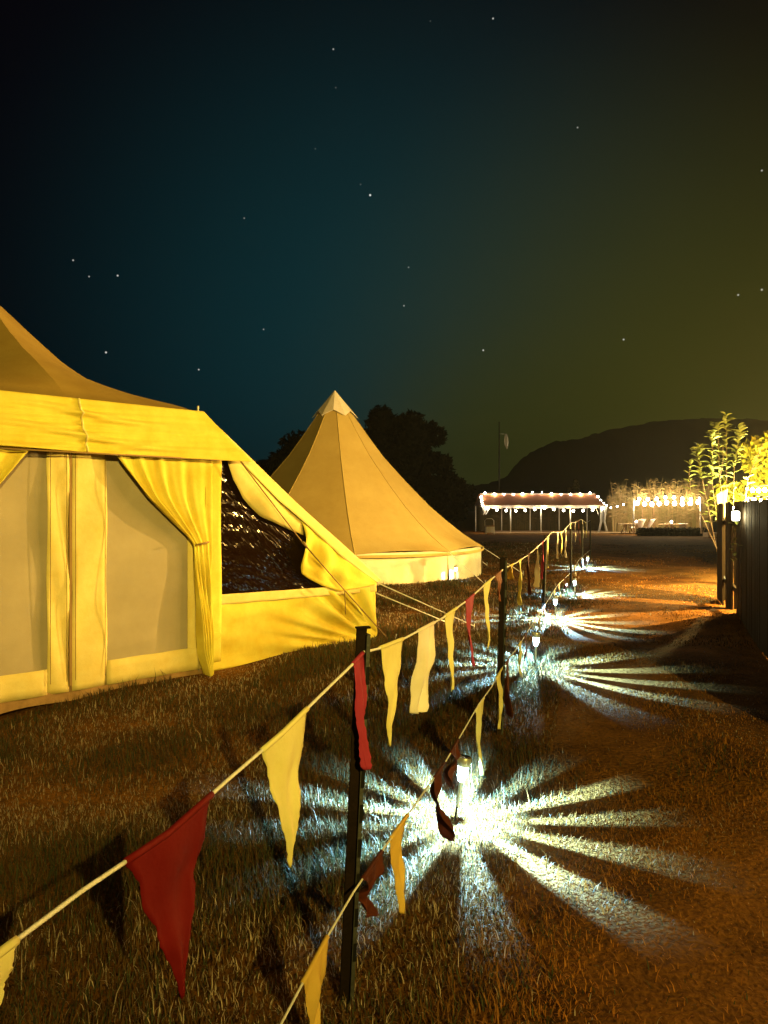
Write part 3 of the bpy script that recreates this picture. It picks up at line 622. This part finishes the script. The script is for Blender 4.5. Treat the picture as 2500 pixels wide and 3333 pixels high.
# white cloth hung over the screen's end
cl = MB(); p0 = scr_pt(.05, .03, 0)
cl.grid(lambda c, s: (lerp(-.06+.05*s, .14-.02*s*3, c), -.05-.02*math.sin(c*9)-.02*s, lerp(.22, -.16, s)+.10*c*(1-s)), 10, 14)
o = cl.build('hanging_cloth', M['white_cloth'], None, True, loc=(p0.x, p0.y-.06, 1.50), thick=.004); tag(o, 'white cloth hung over the end of the board screen', 'cloth')

# ------------------------------------------------------------------ grass blades
def blades(d0, d1, dens, half=R(36)):
    area = half*(d1*d1-d0*d0); n = int(area*dens)
    d = np.sqrt(rng.uniform(d0*d0, d1*d1, n)); a = rng.uniform(-half, half, n)
    return d*np.sin(a), d*np.cos(a)
parts = [blades(1.5, 4.2, 8600), blades(4.2, 8.5, 3800), blades(8.5, 16, 900), blades(16, 34, 130)]
bx_ = np.concatenate([p[0] for p in parts]); by_ = np.concatenate([p[1] for p in parts])
uu = (bx_-O2.x)*U.x+(by_-O2.y)*U.y; yy = (bx_-O2.x)*N.x+(by_-O2.y)*N.y
lowm = np.sin(bx_*1.9+by_*.7)+np.sin(bx_*.8-by_*1.7+1)+np.sin(bx_*3.1+by_*2.3+2)+np.sin(-bx_*4.3+by_*3.9)*.7
sd_ = bx_-np.interp(by_, [p.y for p in FP], [p.x for p in FP])
ok = ~((sd_ > .35) & (rng.random(len(bx_)) < np.clip(.45-.4*lowm, 0, .9))) & ~((yy > -.03) & (abs(uu) < ub+.02) & (yy < 7)) & (np.hypot(bx_-BC.x, by_-BC.y) > 3.40)
bx_, by_ = bx_[ok], by_[ok]; n = len(bx_)
fy = np.array([p.y for p in FP]); fx = np.array([p.x for p in FP]); side = bx_-np.interp(by_, fy, fx)   # >0: on the path
pathw = np.clip((side-.15)/.5, 0, 1)
cl_ = 0*bx_
for (f, a, p) in [(rng.uniform(1.5, 7), rng.uniform(0, 6.28), rng.uniform(0, 6.28)) for _ in range(14)]: cl_ = cl_+np.sin(f*(bx_*math.cos(a)+by_*math.sin(a))+p)
cl_ = cl_/3.2
lowf = 0*bx_
for (f, a, p) in [(rng.uniform(.5, 2.2), rng.uniform(0, 6.28), rng.uniform(0, 6.28)) for _ in range(9)]: lowf = lowf+np.sin(f*(bx_*math.cos(a)+by_*math.sin(a))+p)/2.4
L = rng.uniform(.025, .075, n)*(1+.35*cl_)*(1-.52*pathw); L = np.clip(L, .012, .14)
tall = rng.random(n) < .02; L = np.where(tall, L*1.9, L)
dd = np.hypot(bx_, by_)
for g in SOL[2:3]: L = np.where((np.hypot(bx_-g.x+.9, by_-g.y) < .9) & (rng.random(n) < .3), L*2.6, L)
az = rng.uniform(0, 2*np.pi, n); lean = rng.uniform(.15, 1.0, n)+pathw*.35; W = rng.uniform(.0013, .0030, n)*np.clip(dd/5, .8, 5.)
dx, dy = np.cos(az), np.sin(az); sx, sy = -dy, dx
gz0 = gz(bx_, by_)-.004
def P_(h, out, w_): return np.stack([bx_+dx*out*L+sx*w_, by_+dy*out*L+sy*w_, gz0+h*L], -1)
h1, o1 = .55*np.cos(lean*.6), .55*np.sin(lean*.6); h2, o2 = h1+.45*np.cos(lean*1.35), o1+.45*np.sin(lean*1.35)
V = np.stack([P_(0*h1, 0*o1, -W), P_(0*h1, 0*o1, W), P_(h1, o1, W*.8), P_(h1, o1, -W*.8), P_(np.maximum(h2, .05), o2, 0*W)], 1).reshape(-1, 3)
base = (np.arange(n)*5)[:, None]
loops = np.concatenate([base+np.array([[0, 1, 2, 3]]), base+np.array([[3, 2, 4]])], 1).reshape(-1)
starts = np.stack([np.arange(n)*7, np.arange(n)*7+4], 1).reshape(-1); tot = np.tile([4, 3], n)
me = bpy.data.meshes.new('grass'); me.vertices.add(n*5); me.vertices.foreach_set('co', V.reshape(-1).astype(np.float32))
me.loops.add(len(loops)); me.loops.foreach_set('vertex_index', loops.astype(np.int32)); me.polygons.add(2*n)
me.polygons.foreach_set('loop_start', starts.astype(np.int32)); me.polygons.foreach_set('loop_total', tot.astype(np.int32)); me.update(calc_edges=True)
straw = np.array([.30, .245, .19]); green = np.array([.042, .048, .022]); brown = (np.array([.085, .046, .014])*(1-pathw[:, None])+np.array([.30, .125, .020])*pathw[:, None])  # path blades trampled brown, with lamplight put into their brighter orange
r1 = rng.random(n)[:, None]; gsel = np.clip(.55+.35*cl_-.5*pathw, .05, .9)[:, None]
colr = np.where(r1 < gsel*.6, green, np.where(r1 < gsel*.6+.50+.04+.30*pathw[:, None], brown, straw))*(rng.uniform(.65, 1.2, n)*(1+.7*np.clip(lowf, -1, 1)))[:, None]
ca = np.ones((n, 5, 4), np.float32); ca[:, :, :3] = colr[:, None, :]
at_ = me.color_attributes.new('Col', 'FLOAT_COLOR', 'POINT'); at_.data.foreach_set('color', ca.reshape(-1))
me.materials.append(M['grass']); go = bpy.data.objects.new('grass', me); col.objects.link(go); tag(go, 'dry matted grass covering the meadow and path', 'grass', kind='stuff')

# ------------------------------------------------------------------ foliage
def leaf_cloud(name, centers, radii, n, size, c1, c2, matn, parent, seed):
    rs = np.random.default_rng(seed); k = rs.integers(0, len(centers), n)
    C = np.array([tuple(c) for c in centers])[k]; Rr = np.array(radii)[k]
    v = rs.normal(size=(n, 3)); v /= np.linalg.norm(v, axis=1)[:, None]; p = C+v*(Rr*rs.uniform(.45, 1.05, n)**.6)[:, None]
    a = rs.normal(size=(n, 3)); a /= np.linalg.norm(a, axis=1)[:, None]; b = np.cross(a, v+.3*rs.normal(size=(n, 3))); b /= np.linalg.norm(b, axis=1)[:, None]+1e-9
    s = size*rs.uniform(.6, 1.4, n)[:, None]
    V = np.stack([p-a*s, p-b*s*.45, p+a*s, p+b*s*.45], 1).reshape(-1, 3)
    me = bpy.data.meshes.new(name); me.vertices.add(4*n); me.vertices.foreach_set('co', V.reshape(-1).astype(np.float32)); me.loops.add(4*n); me.loops.foreach_set('vertex_index', np.arange(4*n, dtype=np.int32))
    me.polygons.add(n); me.polygons.foreach_set('loop_start', (np.arange(n)*4).astype(np.int32)); me.polygons.foreach_set('loop_total', np.full(n, 4, np.int32)); me.update(calc_edges=True)
    cc = np.ones((n, 4, 4), np.float32); mixv = rs.random(n)[:, None]; cc[:, :, :3] = (np.array(c1)*mixv+np.array(c2)*(1-mixv))[:, None, :]
    me.color_attributes.new('Col', 'FLOAT_COLOR', 'POINT').data.foreach_set('color', cc.reshape(-1)); me.materials.append(M[matn])
    o = bpy.data.objects.new(name, me); col.objects.link(o); o.parent = parent; return o
def tree(px, ptop, pbase_w, D, label, c1, c2, n, size, seed, group=None, matn='leaf_far'):
    rs = np.random.default_rng(seed); X = (px-CX)/F*D; H = EYE+(HOR-ptop)/F*D; rw = pbase_w/F*D
    tr = tag(empty('tree', (X, D, 0)), label, 'tree', group)
    MB().tube([(0, 0, -.1), (.1, 0, H*.3), (-.05, .1, H*.6), (.05, 0, H*.85)], [.05*H/2, .035*H/2, .022*H/2, .008*H/2], 8).build('trunk', M['bark'], tr, True)
    cs, rr = [], []
    for i in range(26):
        z = rs.uniform(.22, .93); w_ = rw*(1-abs(z-.5)*1.25)*rs.uniform(.2, .9); an = rs.uniform(0, 6.28)
        cs.append((w_*math.cos(an), w_*math.sin(an)*.7, H*z)); rr.append(rs.uniform(.13, .24)*min(H, rw*2.2)*.75)
    for i in range(9):
        c = Vector(cs[i]); MB().tube([(0, 0, max(.1, c.z*.55)), (c.x*.5, c.y*.5, c.z*.8), c], [.016*H/2, .01*H/2, .004*H/2], 5).build('limb', M['bark'], tr, True)
    leaf_cloud('crown', cs, rr, n, size, c1, c2, matn, tr, seed); return tr
DK1, DK2 = (.012, .016, .008), (.022, .020, .008)
tree(1290, 1320, 150, 62, 'dark broad tree standing behind the sand bell tent', DK1, DK2, 7000, .30, 1, 'dark trees behind the tents')
tree(1400, 1375, 110, 66, 'dark lower tree between the bell tent and the flagpole', DK1, DK2, 6000, .30, 2, 'dark trees behind the tents')
tree(1490, 1560, 80, 64, 'dark low bush-like tree left of the lit marquee', DK1, DK2, 4000, .25, 3, 'dark trees behind the tents')
tree(960, 1420, 150, 60, 'dark tree mostly hidden behind the sand bell tent', DK1, DK2, 5000, .3, 4, 'dark trees behind the tents')
tree(1870, 1558, 26, 52, 'small tree showing dimly above the marquee roof', (.06, .05, .02), (.03, .03, .012), 1600, .16, 5)
# bright yellow-green tree at the right edge, lit from below
yt = tree(2560, 1405, 215, 16.5, 'bright yellow green tree lit from below by festoon bulbs', (.30, .26, .02), (.18, .18, .02), 16000, .085, 6, matn='leaf_near')
point('tree_bulb_light', at(2452, 1618, 15.0), 1500, (1, .86, .30), None, .05)

# tall stemmed shrub with large leaves
SD = 15.2; sh = tag(empty('tall_shrub', (at(2335, 1700, SD).x, SD, 0)), 'tall upright shrub with large pale leaves on separate stems', 'shrub')
lm = [leafmesh('leaf', .16, .075, M['big_leaf']), leafmesh('leaf', .12, .06, M['big_leaf'])]
ox = sh.location.x
stems = [((2302, 1700), (2295, 1560), (2290, 1480), (2300, 1445)), ((2310, 1700), (2318, 1580), (2318, 1430), (2316, 1405)), ((2330, 1700), (2350, 1560), (2352, 1400), (2348, 1375)), ((2345, 1700), (2372, 1540), (2380, 1400), (2382, 1345)), ((2380, 1700), (2392, 1520), (2408, 1430), (2412, 1390)), ((2270, 1700), (2240, 1600), (2228, 1540), (2230, 1510)), ((2380, 1690), (2425, 1560), (2455, 1470), (2460, 1445)), ((2335, 1700), (2335, 1560), (2340, 1500), (2336, 1455))]
nl = 0
for k, st in enumerate(stems):
    yo = random.uniform(-.35, .35)
    pts = [at(px, py, SD) for px, py in st]; pts[0].x = at(2356+k*6, 1700, SD).x; pts = [Vector((p.x-ox, yo*min(1, i*.4), max(0, p.z) if i else 0)) for i, p in enumerate(pts)]
    sm = []
    for i in range(3):
        for j in range(6): sm.append(pts[i].lerp(pts[i+1], j/6))
    sm.append(pts[3]); MB().tube(sm, [lerp(.012, .004, i/len(sm)) for i in range(len(sm))], 5).build('stem', M['bark'], sh, True)
    tot_ = sum((sm[i+1]-sm[i]).length for i in range(len(sm)-1)); cnt = int(tot_/.048) if k != 5 else 18
    for q in range(cnt):
        f = (q+.5)/cnt*(len(sm)-1); i = min(int(f), len(sm)-2); p = sm[i].lerp(sm[i+1], f-i)
        if p.z < 1.15 or nl >= 290: continue
        nl += 1
        a = q*2.4+random.uniform(-.5, .5)
        inst(random.choice(lm), 'leaf', sh, Matrix.Translation(p) @ Matrix.Rotation(a, 4, 'Z') @ Matrix.Rotation(R(random.uniform(5, 55)), 4, 'X') @ Matrix.Rotation(R(random.uniform(-25, 25)), 4, 'Y') @ Matrix.Scale(random.uniform(.9, 1.35), 4))

# ------------------------------------------------------------------ festoon strings
bulb_me = MB().lathe([(0, -.055), (.028, -.047), (.042, -.022), (.042, .003), (.026, .030), (.014, .042)], 10).mesh('bulb', True); bulb_me.materials.append(M['bulb'])
bulb_far = bulb_me.copy(); bulb_far.materials.clear(); bulb_far.materials.append(M['bulb_far'])
sock_me = MB().lathe([(.016, .035), (.017, .085), (.006, .095)], 8).mesh('socket', True); sock_me.materials.append(M['black_plastic'])
def festoon(pts, nb_, label, sc_=1, far=True, power=None, group='festoon strings', lights=3, colr=(1, .72, .30)):
    pts = [Vector(p) for p in pts]; root = tag(empty('festoon_lights', pts[0]), label, 'string lights', group); b = pts[0]
    seg = []
    for i in range(len(pts)-1):
        for j in range(12):
            q = pts[i].lerp(pts[i+1], j/12); q = q-Vector((0, 0, .18*math.sin(math.pi*j/12)*min(1, (pts[i+1]-pts[i]).length/4))); seg.append(q-b)
    seg.append(pts[-1]-b); MB().tube(seg, .008, 5).build('cable', M['black_plastic'], root, True)
    for k in range(nb_):
        f = (k+.5)/nb_*(len(seg)-1); i = min(int(f), len(seg)-2); p = seg[i].lerp(seg[i+1], f-i)-Vector((0, 0, .09*sc_))
        mt = Matrix.Translation(p) @ Matrix.Scale(sc_, 4)
        inst(sock_me, 'socket', inst(bulb_far if far else bulb_me, 'bulb', root, mt), Matrix.Identity(4))
    if power:
        for k in range(lights):
            f = (k+.5)/lights*(len(seg)-1); i = min(int(f), len(seg)-2); p = seg[i].lerp(seg[i+1], f-i)-Vector((0, 0, .10)); point('bulb_light', p, power/lights, colr, root, .05)
    return root

# ------------------------------------------------------------------ marquee
MD = 46.0; mk = tag(empty('marquee', (at(1772, 0, MD).x, MD, 0)), 'long lit marquee with brown roof, white posts and festoon lights', 'marquee')
mx0 = mk.location.x; s46 = MD/F
x0, x1 = (1572-1772)*s46, (1972-1772)*s46; xr0, xr1 = (1577-1772)*s46, (1966-1772)*s46
ze, zr = EYE+(HOR-1645)*s46, EYE+(HOR-1606)*s46; dep = 4.2
xsn = [x0, (1667-1772)*s46, (1765-1772)*s46, (1862-1772)*s46, x1]
for i in range(4):
    def fn(c, s, i=i):
        xa, xb = lerp(xsn[i], xsn[i+1], c), lerp(xsn[i], xsn[i+1], c)
        if i == 0: xb = lerp(xr0, xsn[1], c)
        if i == 3: xb = lerp(xsn[3], xr1, c)
        return (lerp(xa, xb, s), lerp(0, dep/2, s), lerp(ze, zr, s)-.05*math.sin(math.pi*c)-.04*math.sin(math.pi*s))
    MB().grid(fn, 10, 6).build('roof_panel', M['marquee_roof'], mk, True)
    MB().grid(lambda c, s, i=i: (lerp(xsn[i], xsn[i+1], c), lerp(dep, dep/2, s), lerp(ze, zr, s)), 4, 2).build('roof_panel', M['marquee_roof'], mk)
    MB().grid(lambda c, s, i=i: (lerp(xsn[i], xsn[i+1], c), -.012-.02*math.sin(c*20)*s, lerp(ze+.01, ze-.14-.05*abs(math.sin(c*math.pi*4)), s)), 24, 2).build('scalloped_valance', M['marquee_trim'], mk, True)
MB().tube([(xr0, dep/2, zr), (xr1, dep/2, zr)], .05, 6).build('ridge', M['marquee_trim'], mk)
for x in (x0, x1): MB().poly([(x, 0, ze), (x, dep, ze), (lerp(xr0, xr1, x > 0), dep/2, zr)]).build('gable', M['marquee_trim'], mk)
for px, y in ((1663, .1), (1667, dep-.1), (1762, .1), (1768, dep-.1), (1858, .1), (1871, dep-.1), (1575, dep-.1), (1970, dep-.1)):
    x = (px-1772)*s46; MB().tube([(x, y, 0), (x, y, ze-.02)], .035, 8).build('pole', M['white_paint'], mk, True)
for (pa, pb) in ((1574, 1590), (1582, 1600)):
    MB().tube([((pa-1772)*s46, .1, ze-.55), ((pb-1772)*s46, .1, ze-.02)], .02, 5).build('brace', M['white_paint'], mk)
MB().tube([((1950-1772)*s46, .1, ze-.6), ((1940-1772)*s46, .1, ze-.02)], .012, 5).build('brace', M['white_paint'], mk)
def curtain(xt, wt, xm, xb, wb, zb):
    def fn(c, s):
        xc = interp(s, [(0, xt), (.6, xm), (1, xb)]); w_ = interp(s, [(0, wt), (.25, wt*.55), (.75, wt*.5), (1, wb)])
        return (xc+(c-.5)*w_, -.05+.05*math.sin(c*18), lerp(ze-.02, zb, s))
    MB().grid(fn, 18, 20).build('corner_curtain', M['white_cloth'], mk, True)
curtain((1956-1772)*s46, .24, (1956-1772)*s46, (1948-1772)*s46, .10, .08); curtain((1970-1772)*s46, .22, (1966-1772)*s46, (1974-1772)*s46, .16, .12)
curtain((1572-1772)*s46, .26, (1576-1772)*s46, (1580-1772)*s46, .06, ze-.55)
mz = mx0
def mp_(px, y, z): return Vector(((px-CX)/F*MD, MD+y, z))
festoon([mp_(1570, -.12, ze), mp_(1770, -.12, ze-.02), mp_(1975, -.12, ze)], 13, 'festoon lights along the front eave of the marquee', 1.5, True, 110, lights=5)
festoon([mp_(1574, -.2, ze+.05), mp_(1577, dep/2-.3, zr+.1)], 4, 'festoon lights up the left gable edge of the marquee', 1.7, True, 50, lights=2)
festoon([mp_(1975, -.2, ze+.05), mp_(1969, dep/2-.3, zr+.1)], 4, 'festoon lights up the right gable edge of the marquee', 1.4, True, 16, lights=1)
festoon([mp_(1577, dep/2-.12, zr+.20), mp_(1770, dep/2-.12, zr+.24), mp_(1966, dep/2-.12, zr+.20)], 12, 'festoon lights along the ridge of the marquee roof', .8, False, 60, lights=4)
# deck under it
dk = tag(empty('deck', (mx0, MD, 0)), 'low timber deck under the marquee and seating', 'deck')
for i in range(8):
    y = -.4+i*.7; MB().box((1600-1772)*s46, (2300-1772)*s46, y, y+.685, .0, .05).build('plank', M['deck'], dk)
# a covered chair by the left end
ch = tag(empty('chair', mp_(1588, -.9, 0)), 'pale covered chair at the left end of the marquee', 'chair')
for sx_ in (-.24, .24):
    for sy_ in (-.22, .22): MB().tube([(sx_, sy_, 0), (sx_*.95, sy_*.95, .44)], .018, 6).build('leg', M['white_paint'], ch, True)
MB().box(-.26, .26, -.24, .24, .44, .50).build('seat', M['wood'], ch)
MB().tube([(-.27, .22, .45), (-.27, .25, .78), (-.15, .26, .90), (.15, .26, .90), (.27, .25, .78), (.27, .22, .45)], .022, 6).build('back_frame', M['white_paint'], ch, True)
MB().grid(lambda c, s: (lerp(-.22, .22, c), -.27-.03*math.sin(c*9), lerp(.44, .10, s)), 8, 3).build('skirt', M['white_cloth'], ch, True)

# hedge of reeds and grasses lit by the bulbs behind the seating
def reeds(px0, px1, ptop0, ptop1, D, n, label, c1, c2, seed):
    rs = np.random.default_rng(seed); mb = MB(); root = tag(empty('reed_hedge', (at((px0+px1)/2, 0, D).x, D, 0)), label, 'hedge')
    X0 = root.location.x; cols = []
    for i in range(n):
        f = rs.random(); px = lerp(px0, px1, f); x = (px-CX)/F*D-X0; y = rs.uniform(-.6, .8); h = (EYE+(HOR-lerp(ptop0, ptop1, f))/F*D)*rs.uniform(.40, 1.0)**.8*(.92+.10*math.sin(px*.11)+.07*math.sin(px*.29+1)+.05*math.sin(px*.7)); b = rs.uniform(-.35, .35)*h*.35; bb = rs.uniform(-.15, .15); w_ = rs.uniform(.012, .035)
        k = len(mb.v); mb.v += [(x-w_, y, 0), (x+w_, y, 0), (x+b*.35+w_, y+bb*.3, h*.6), (x+b*.35-w_, y+bb*.3, h*.6), (x+b, y+bb, h)]; mb.f += [(k, k+1, k+2, k+3), (k+3, k+2, k+4)]
        c = np.array(c1)*(q := rs.random())+np.array(c2)*(1-q); cols += [(*c, 1)]*5
        for z in range(3):
            hz = h*rs.uniform(.3, .95); sgn = rs.choice([-1, 1]); l_ = rs.uniform(.15, .45); k = len(mb.v); xx = x+b*.5*(hz/h)
            mb.v += [(xx, y, hz), (xx+sgn*l_*.5, y-.1, hz+l_*.35), (xx+sgn*l_, y-.15, hz+l_*rs.uniform(-.2, .4)), (xx+sgn*l_*.5, y-.1, hz+l_*.22)]; mb.f.append((k, k+1, k+2, k+3)); cols += [(*c, 1)]*4
    me = mb.mesh('reeds'); me.color_attributes.new('Col', 'FLOAT_COLOR', 'POINT').data.foreach_set('color', np.array(cols, np.float32).reshape(-1)); me.materials.append(M['leaf_near'])
    o = bpy.data.objects.new('reeds', me); col.objects.link(o); o.parent = root; o['kind'] = 'stuff'; return root
reeds(1560, 1990, 1625, 1625, 51.5, 2600, 'dim brown hedge seen through the open marquee', (.12, .085, .03), (.06, .055, .02), 11)
reeds(1985, 2310, 1570, 1545, 48.0, 2300, 'tall feathery reed hedge lit by festoon bulbs beside the marquee', (.36, .24, .11), (.20, .17, .06), 12)
# festoon over the seating
def q46(px, py, D=44.5): return at(px, py, D)
festoon([q46(1978, 1648), q46(2040, 1632)], 3, 'short festoon drop between the marquee and the first seating pole', 1.0, True, 10, lights=1)
festoon([q46(2062, 1622), q46(2170, 1622), q46(2285, 1618)], 9, 'front festoon row of large bright bulbs over the seating', 2.6, True, 800, lights=4)
festoon([q46(2066, 1612, 47), q46(2180, 1606, 47), q46(2290, 1612, 47)], 8, 'back festoon row of bulbs over the seating', 2.1, True, 380, lights=3)
for (px, D, lab) in ((2062, 44.6, 'white pole carrying the festoon beside the marquee'), (2091, 46.5, 'pale pole behind the reclining seats'), (2128, 47, 'thin dark pole in front of the reeds'), (2280, 44.6, 'white pole carrying the festoon by the tall shrub')):
    p = at(px, 0, D); o = MB().tube([(0, 0, 0), (.01, 0, EYE+(HOR-1618)/F*D)], .035, 8).build('festoon_pole', M['white_paint'] if 'white' in lab else M['wood'], None, True, loc=(p.x, D, 0)); tag(o, lab, 'pole', 'festoon poles')
# near festoon by the yellow tree (on the screen's far side)
festoon([at(2385, 1640, 14.2), at(2455, 1612, 13.6), at(2560, 1600, 12.5)], 9, 'bright festoon string under the yellow green tree', 1.0, False, None)
festoon([at(2440, 1580, 15.5), at(2520, 1575, 15)], 4, 'short upper festoon string inside the yellow green tree', .9, False, None)
fo = festoon([Vector((6.8, 12.4, 3.0)), Vector((7.3, 10.2, 3.2)), Vector((7.3, 8.0, 3.2)), Vector((7.2, 5.6, 3.2))], 20, 'festoon string hung on the far side of the board screen', 1.0, False, 4400, lights=5, colr=(1, .56, .11))

hl = tag(empty('added_lantern', (6.5, 10.45, 0)), 'added unseen lantern on a hook stake that brightens the path through the screen gap', 'lantern')  # invented lantern out of view, added to strengthen the light pool on the path
MB().tube([(.12, 0, 0), (.12, 0, 2.15), (.06, 0, 2.25), (0, 0, 2.2)], .012, 6).build('hook_stake', M['post'], hl, True)
MB().lathe([(.05, 1.92), (.07, 1.95), (.07, 2.07), (.05, 2.10)], 12).build('lantern_glass', M['lantern_glass'], hl, True)
MB().lathe([(0, 2.18), (.09, 2.11), (.08, 2.10), (0, 2.10)], 12).build('lantern_roof', M['black_plastic'], hl, True)
point('lantern_light', (0, 0, 2.0), 4200, (1, .60, .14), hl, .05)

# ------------------------------------------------------------------ seating, tables, low hedge, timber frame
def table(px, py, wpx, D, label, lamp=True):
    p = at(px, py, D); wd = wpx/F*D; tb = tag(empty('table', (p.x, D, 0)), label, 'table', 'outdoor tables'); h = p.z
    MB().box(-wd/2, wd/2, -.4, .4, h-.05, h).build('table_top', M['pale_wood'], tb)
    for s in (-1, 1):
        for k in (-1, 1): MB().tube([(s*wd*.12, k*.1, h-.05), (s*wd*.3, k*.33, 0.05)], .035, 6).build('leg', M['pale_wood'], tb, True)
    if lamp:
        l = tag(empty('table_lamp', (p.x+(.1 if px > 2100 else .5), D-.1, h)), 'small glowing table lamp on the '+('wide pale table' if px > 2100 else 'narrow table by the marquee'), 'lamp', 'table lamps')
        MB().lathe([(.05, .0), (.05, .02), (.012, .03), (.012, .09)], 10).build('lamp_base', M['steel'], l, True)
        MB().lathe([(.055, .07), (.07, .10), (.06, .15), (.02, .18)], 10).build('lamp_shade', M['bulb_far'], l, True); point('lamp_light', (0, 0, .26), 6, (1, .8, .45), l, .05)
table(2042, 1704, 46, 45.2, 'narrow outdoor table beside the marquee with a lamp'); table(2178, 1705, 56, 45.0, 'wide pale trestle table with a lamp in the middle')
for k, (px, lab) in enumerate(((2076, 'reclining garden chair beside the white pole'), (2105, 'reclining garden chair beside the wide table'))):
    p = at(px, 1720, 45.4); c_ = tag(empty('garden_chair', (p.x, 45.4, 0), R(200+20*k)), lab, 'chair', 'reclining chairs')
    MB().grid(lambda c, s: (lerp(-.28, .28, c), interp(s, [(0, -.5), (.5, 0), (1, .42)]), interp(s, [(0, .42), (.5, .30), (1, .88)])), 2, 8).build('sling', M['cream_cloth'], c_, True, thick=.01)
    for sx_ in (-.3, .3):
        MB().tube([(sx_, -.55, .45), (sx_, .35, .0+.05)], .02, 5).build('frame_rail', M['wood'], c_); MB().tube([(sx_, -.35, .05), (sx_, .46, .92)], .02, 5).build('frame_rail', M['wood'], c_)
bx = at(2240, 1720, 44.8); bk = tag(empty('glass_jar', (bx.x-.3, 44.8, 0)), 'pale stool with a white top by the low dark hedge', 'stool'); bk.name = 'stool'
MB().lathe([(.16, .05), (.20, .15), (.20, .50), (.16, .56)], 12).build('stool_body', M['white_cloth'], bk, True); MB().lathe([(0, .62), (.26, .62), (.27, .58), (0, .57)], 14).build('stool_top', M['white_paint'], bk, True)
# low dark clipped hedge in front
hd = tag(empty('low_hedge', (at(2188, 0, 42).x, 42, 0)), 'low dark clipped hedge in front of the seating', 'hedge')
cs = [(x, y, z) for x in np.arange(-1.75, 1.8, .22) for y in (-.15, .15) for z in (.12, .27)]
leaf_cloud('hedge_foliage', cs, [.20]*len(cs), 9000, .05, (.012, .014, .006), (.018, .014, .006), 'leaf_far', hd, 21)
MB().box(-1.75, 1.75, -.22, .22, 0, .34).build('hedge_core', M['hill'], hd)
# white timber frame with planter
tf = tag(empty('timber_frame', (at(2310, 0, 40).x, 40, 0)), 'pale timber frame with crossbar standing on a long planter', 'frame'); k40 = 40/F
X_ = lambda px: (px-2310)*k40
Z_ = lambda py: EYE+(HOR-py)*k40
MB().box(X_(2281), X_(2285), -.05, .05, .2, Z_(1640)).build('upright', M['pale_wood'], tf); MB().box(X_(2306), X_(2312), -.05, .05, .2, Z_(1693)).build('upright', M['pale_wood'], tf)
MB().box(X_(2312), X_(2318), .06, .12, .2, Z_(1665)).build('upright', M['pale_wood'], tf); MB().box(X_(2339), X_(2342), -.05, .05, .2, Z_(1660)).build('upright', M['pale_wood'], tf)
MB().box(X_(2279), X_(2309), -.07, -.052, Z_(1697), Z_(1692)).build('crossbar', M['pale_wood'], tf)
MB().tube([(X_(2288), 0, .25), (X_(2306), 0, Z_(1700))], .012, 5).build('wire', M['pale_wood'], tf)
MB().box(X_(2297), X_(2342), -.35, .35, .02, .24).build('planter', M['pale_wood'], tf)
point('frame_bulb_light', at(2300, 1612, 38.5), 26, (1, .75, .4), None, .05)
# flagpole with furled pale flag
FD = 52; fp = at(1625, 0, FD); fg = tag(empty('flagpole', (fp.x, FD, 0)), 'tall thin flagpole with a furled pale flag above the marquee', 'flagpole')
zt_ = EYE+(HOR-1375)/F*FD
MB().tube([(0, 0, 0), (0, 0, zt_)], [.07, .035], 8).build('pole', M['post_flange'], fg, True)
MB().lathe([(0, zt_+.06), (.06, zt_), (0, zt_-.06)], 8).build('finial', M['post_flange'], fg, True)
def fn(c, s): return (.18+(1645-1625-6)/F*FD+(c-.5)*.30*math.sin(math.pi*(s*.9+.08))+.05*s, .06*math.sin(c*8), EYE+(HOR-lerp(1412, 1462, s))/F*FD)
MB().grid(fn, 8, 14).build('flag', M['white_cloth'], fg, True, thick=.01)
MB().tube([(0, 0, EYE+(HOR-1412)/F*FD), (.45, 0, EYE+(HOR-1413)/F*FD)], .015, 5).build('flag_toggle', M['rope'], fg)

# ------------------------------------------------------------------ night haze
hm = bpy.data.materials.new('haze'); hm.use_nodes = True; t = hm.node_tree; t.nodes.clear()
v = nd(t, 'ShaderNodeVolumePrincipled'); v.inputs['Color'].default_value = (.9, .92, .9, 1); v.inputs['Density'].default_value = .00036; v.inputs['Anisotropy'].default_value = .55
o_ = nd(t, 'ShaderNodeOutputMaterial'); t.links.new(v.outputs[0], o_.inputs['Volume'])
tag(MB().box(-850, 850, -55, 1450, -1.5, 95).build('haze', hm), 'thin night haze over the whole meadow', 'haze', kind='stuff')
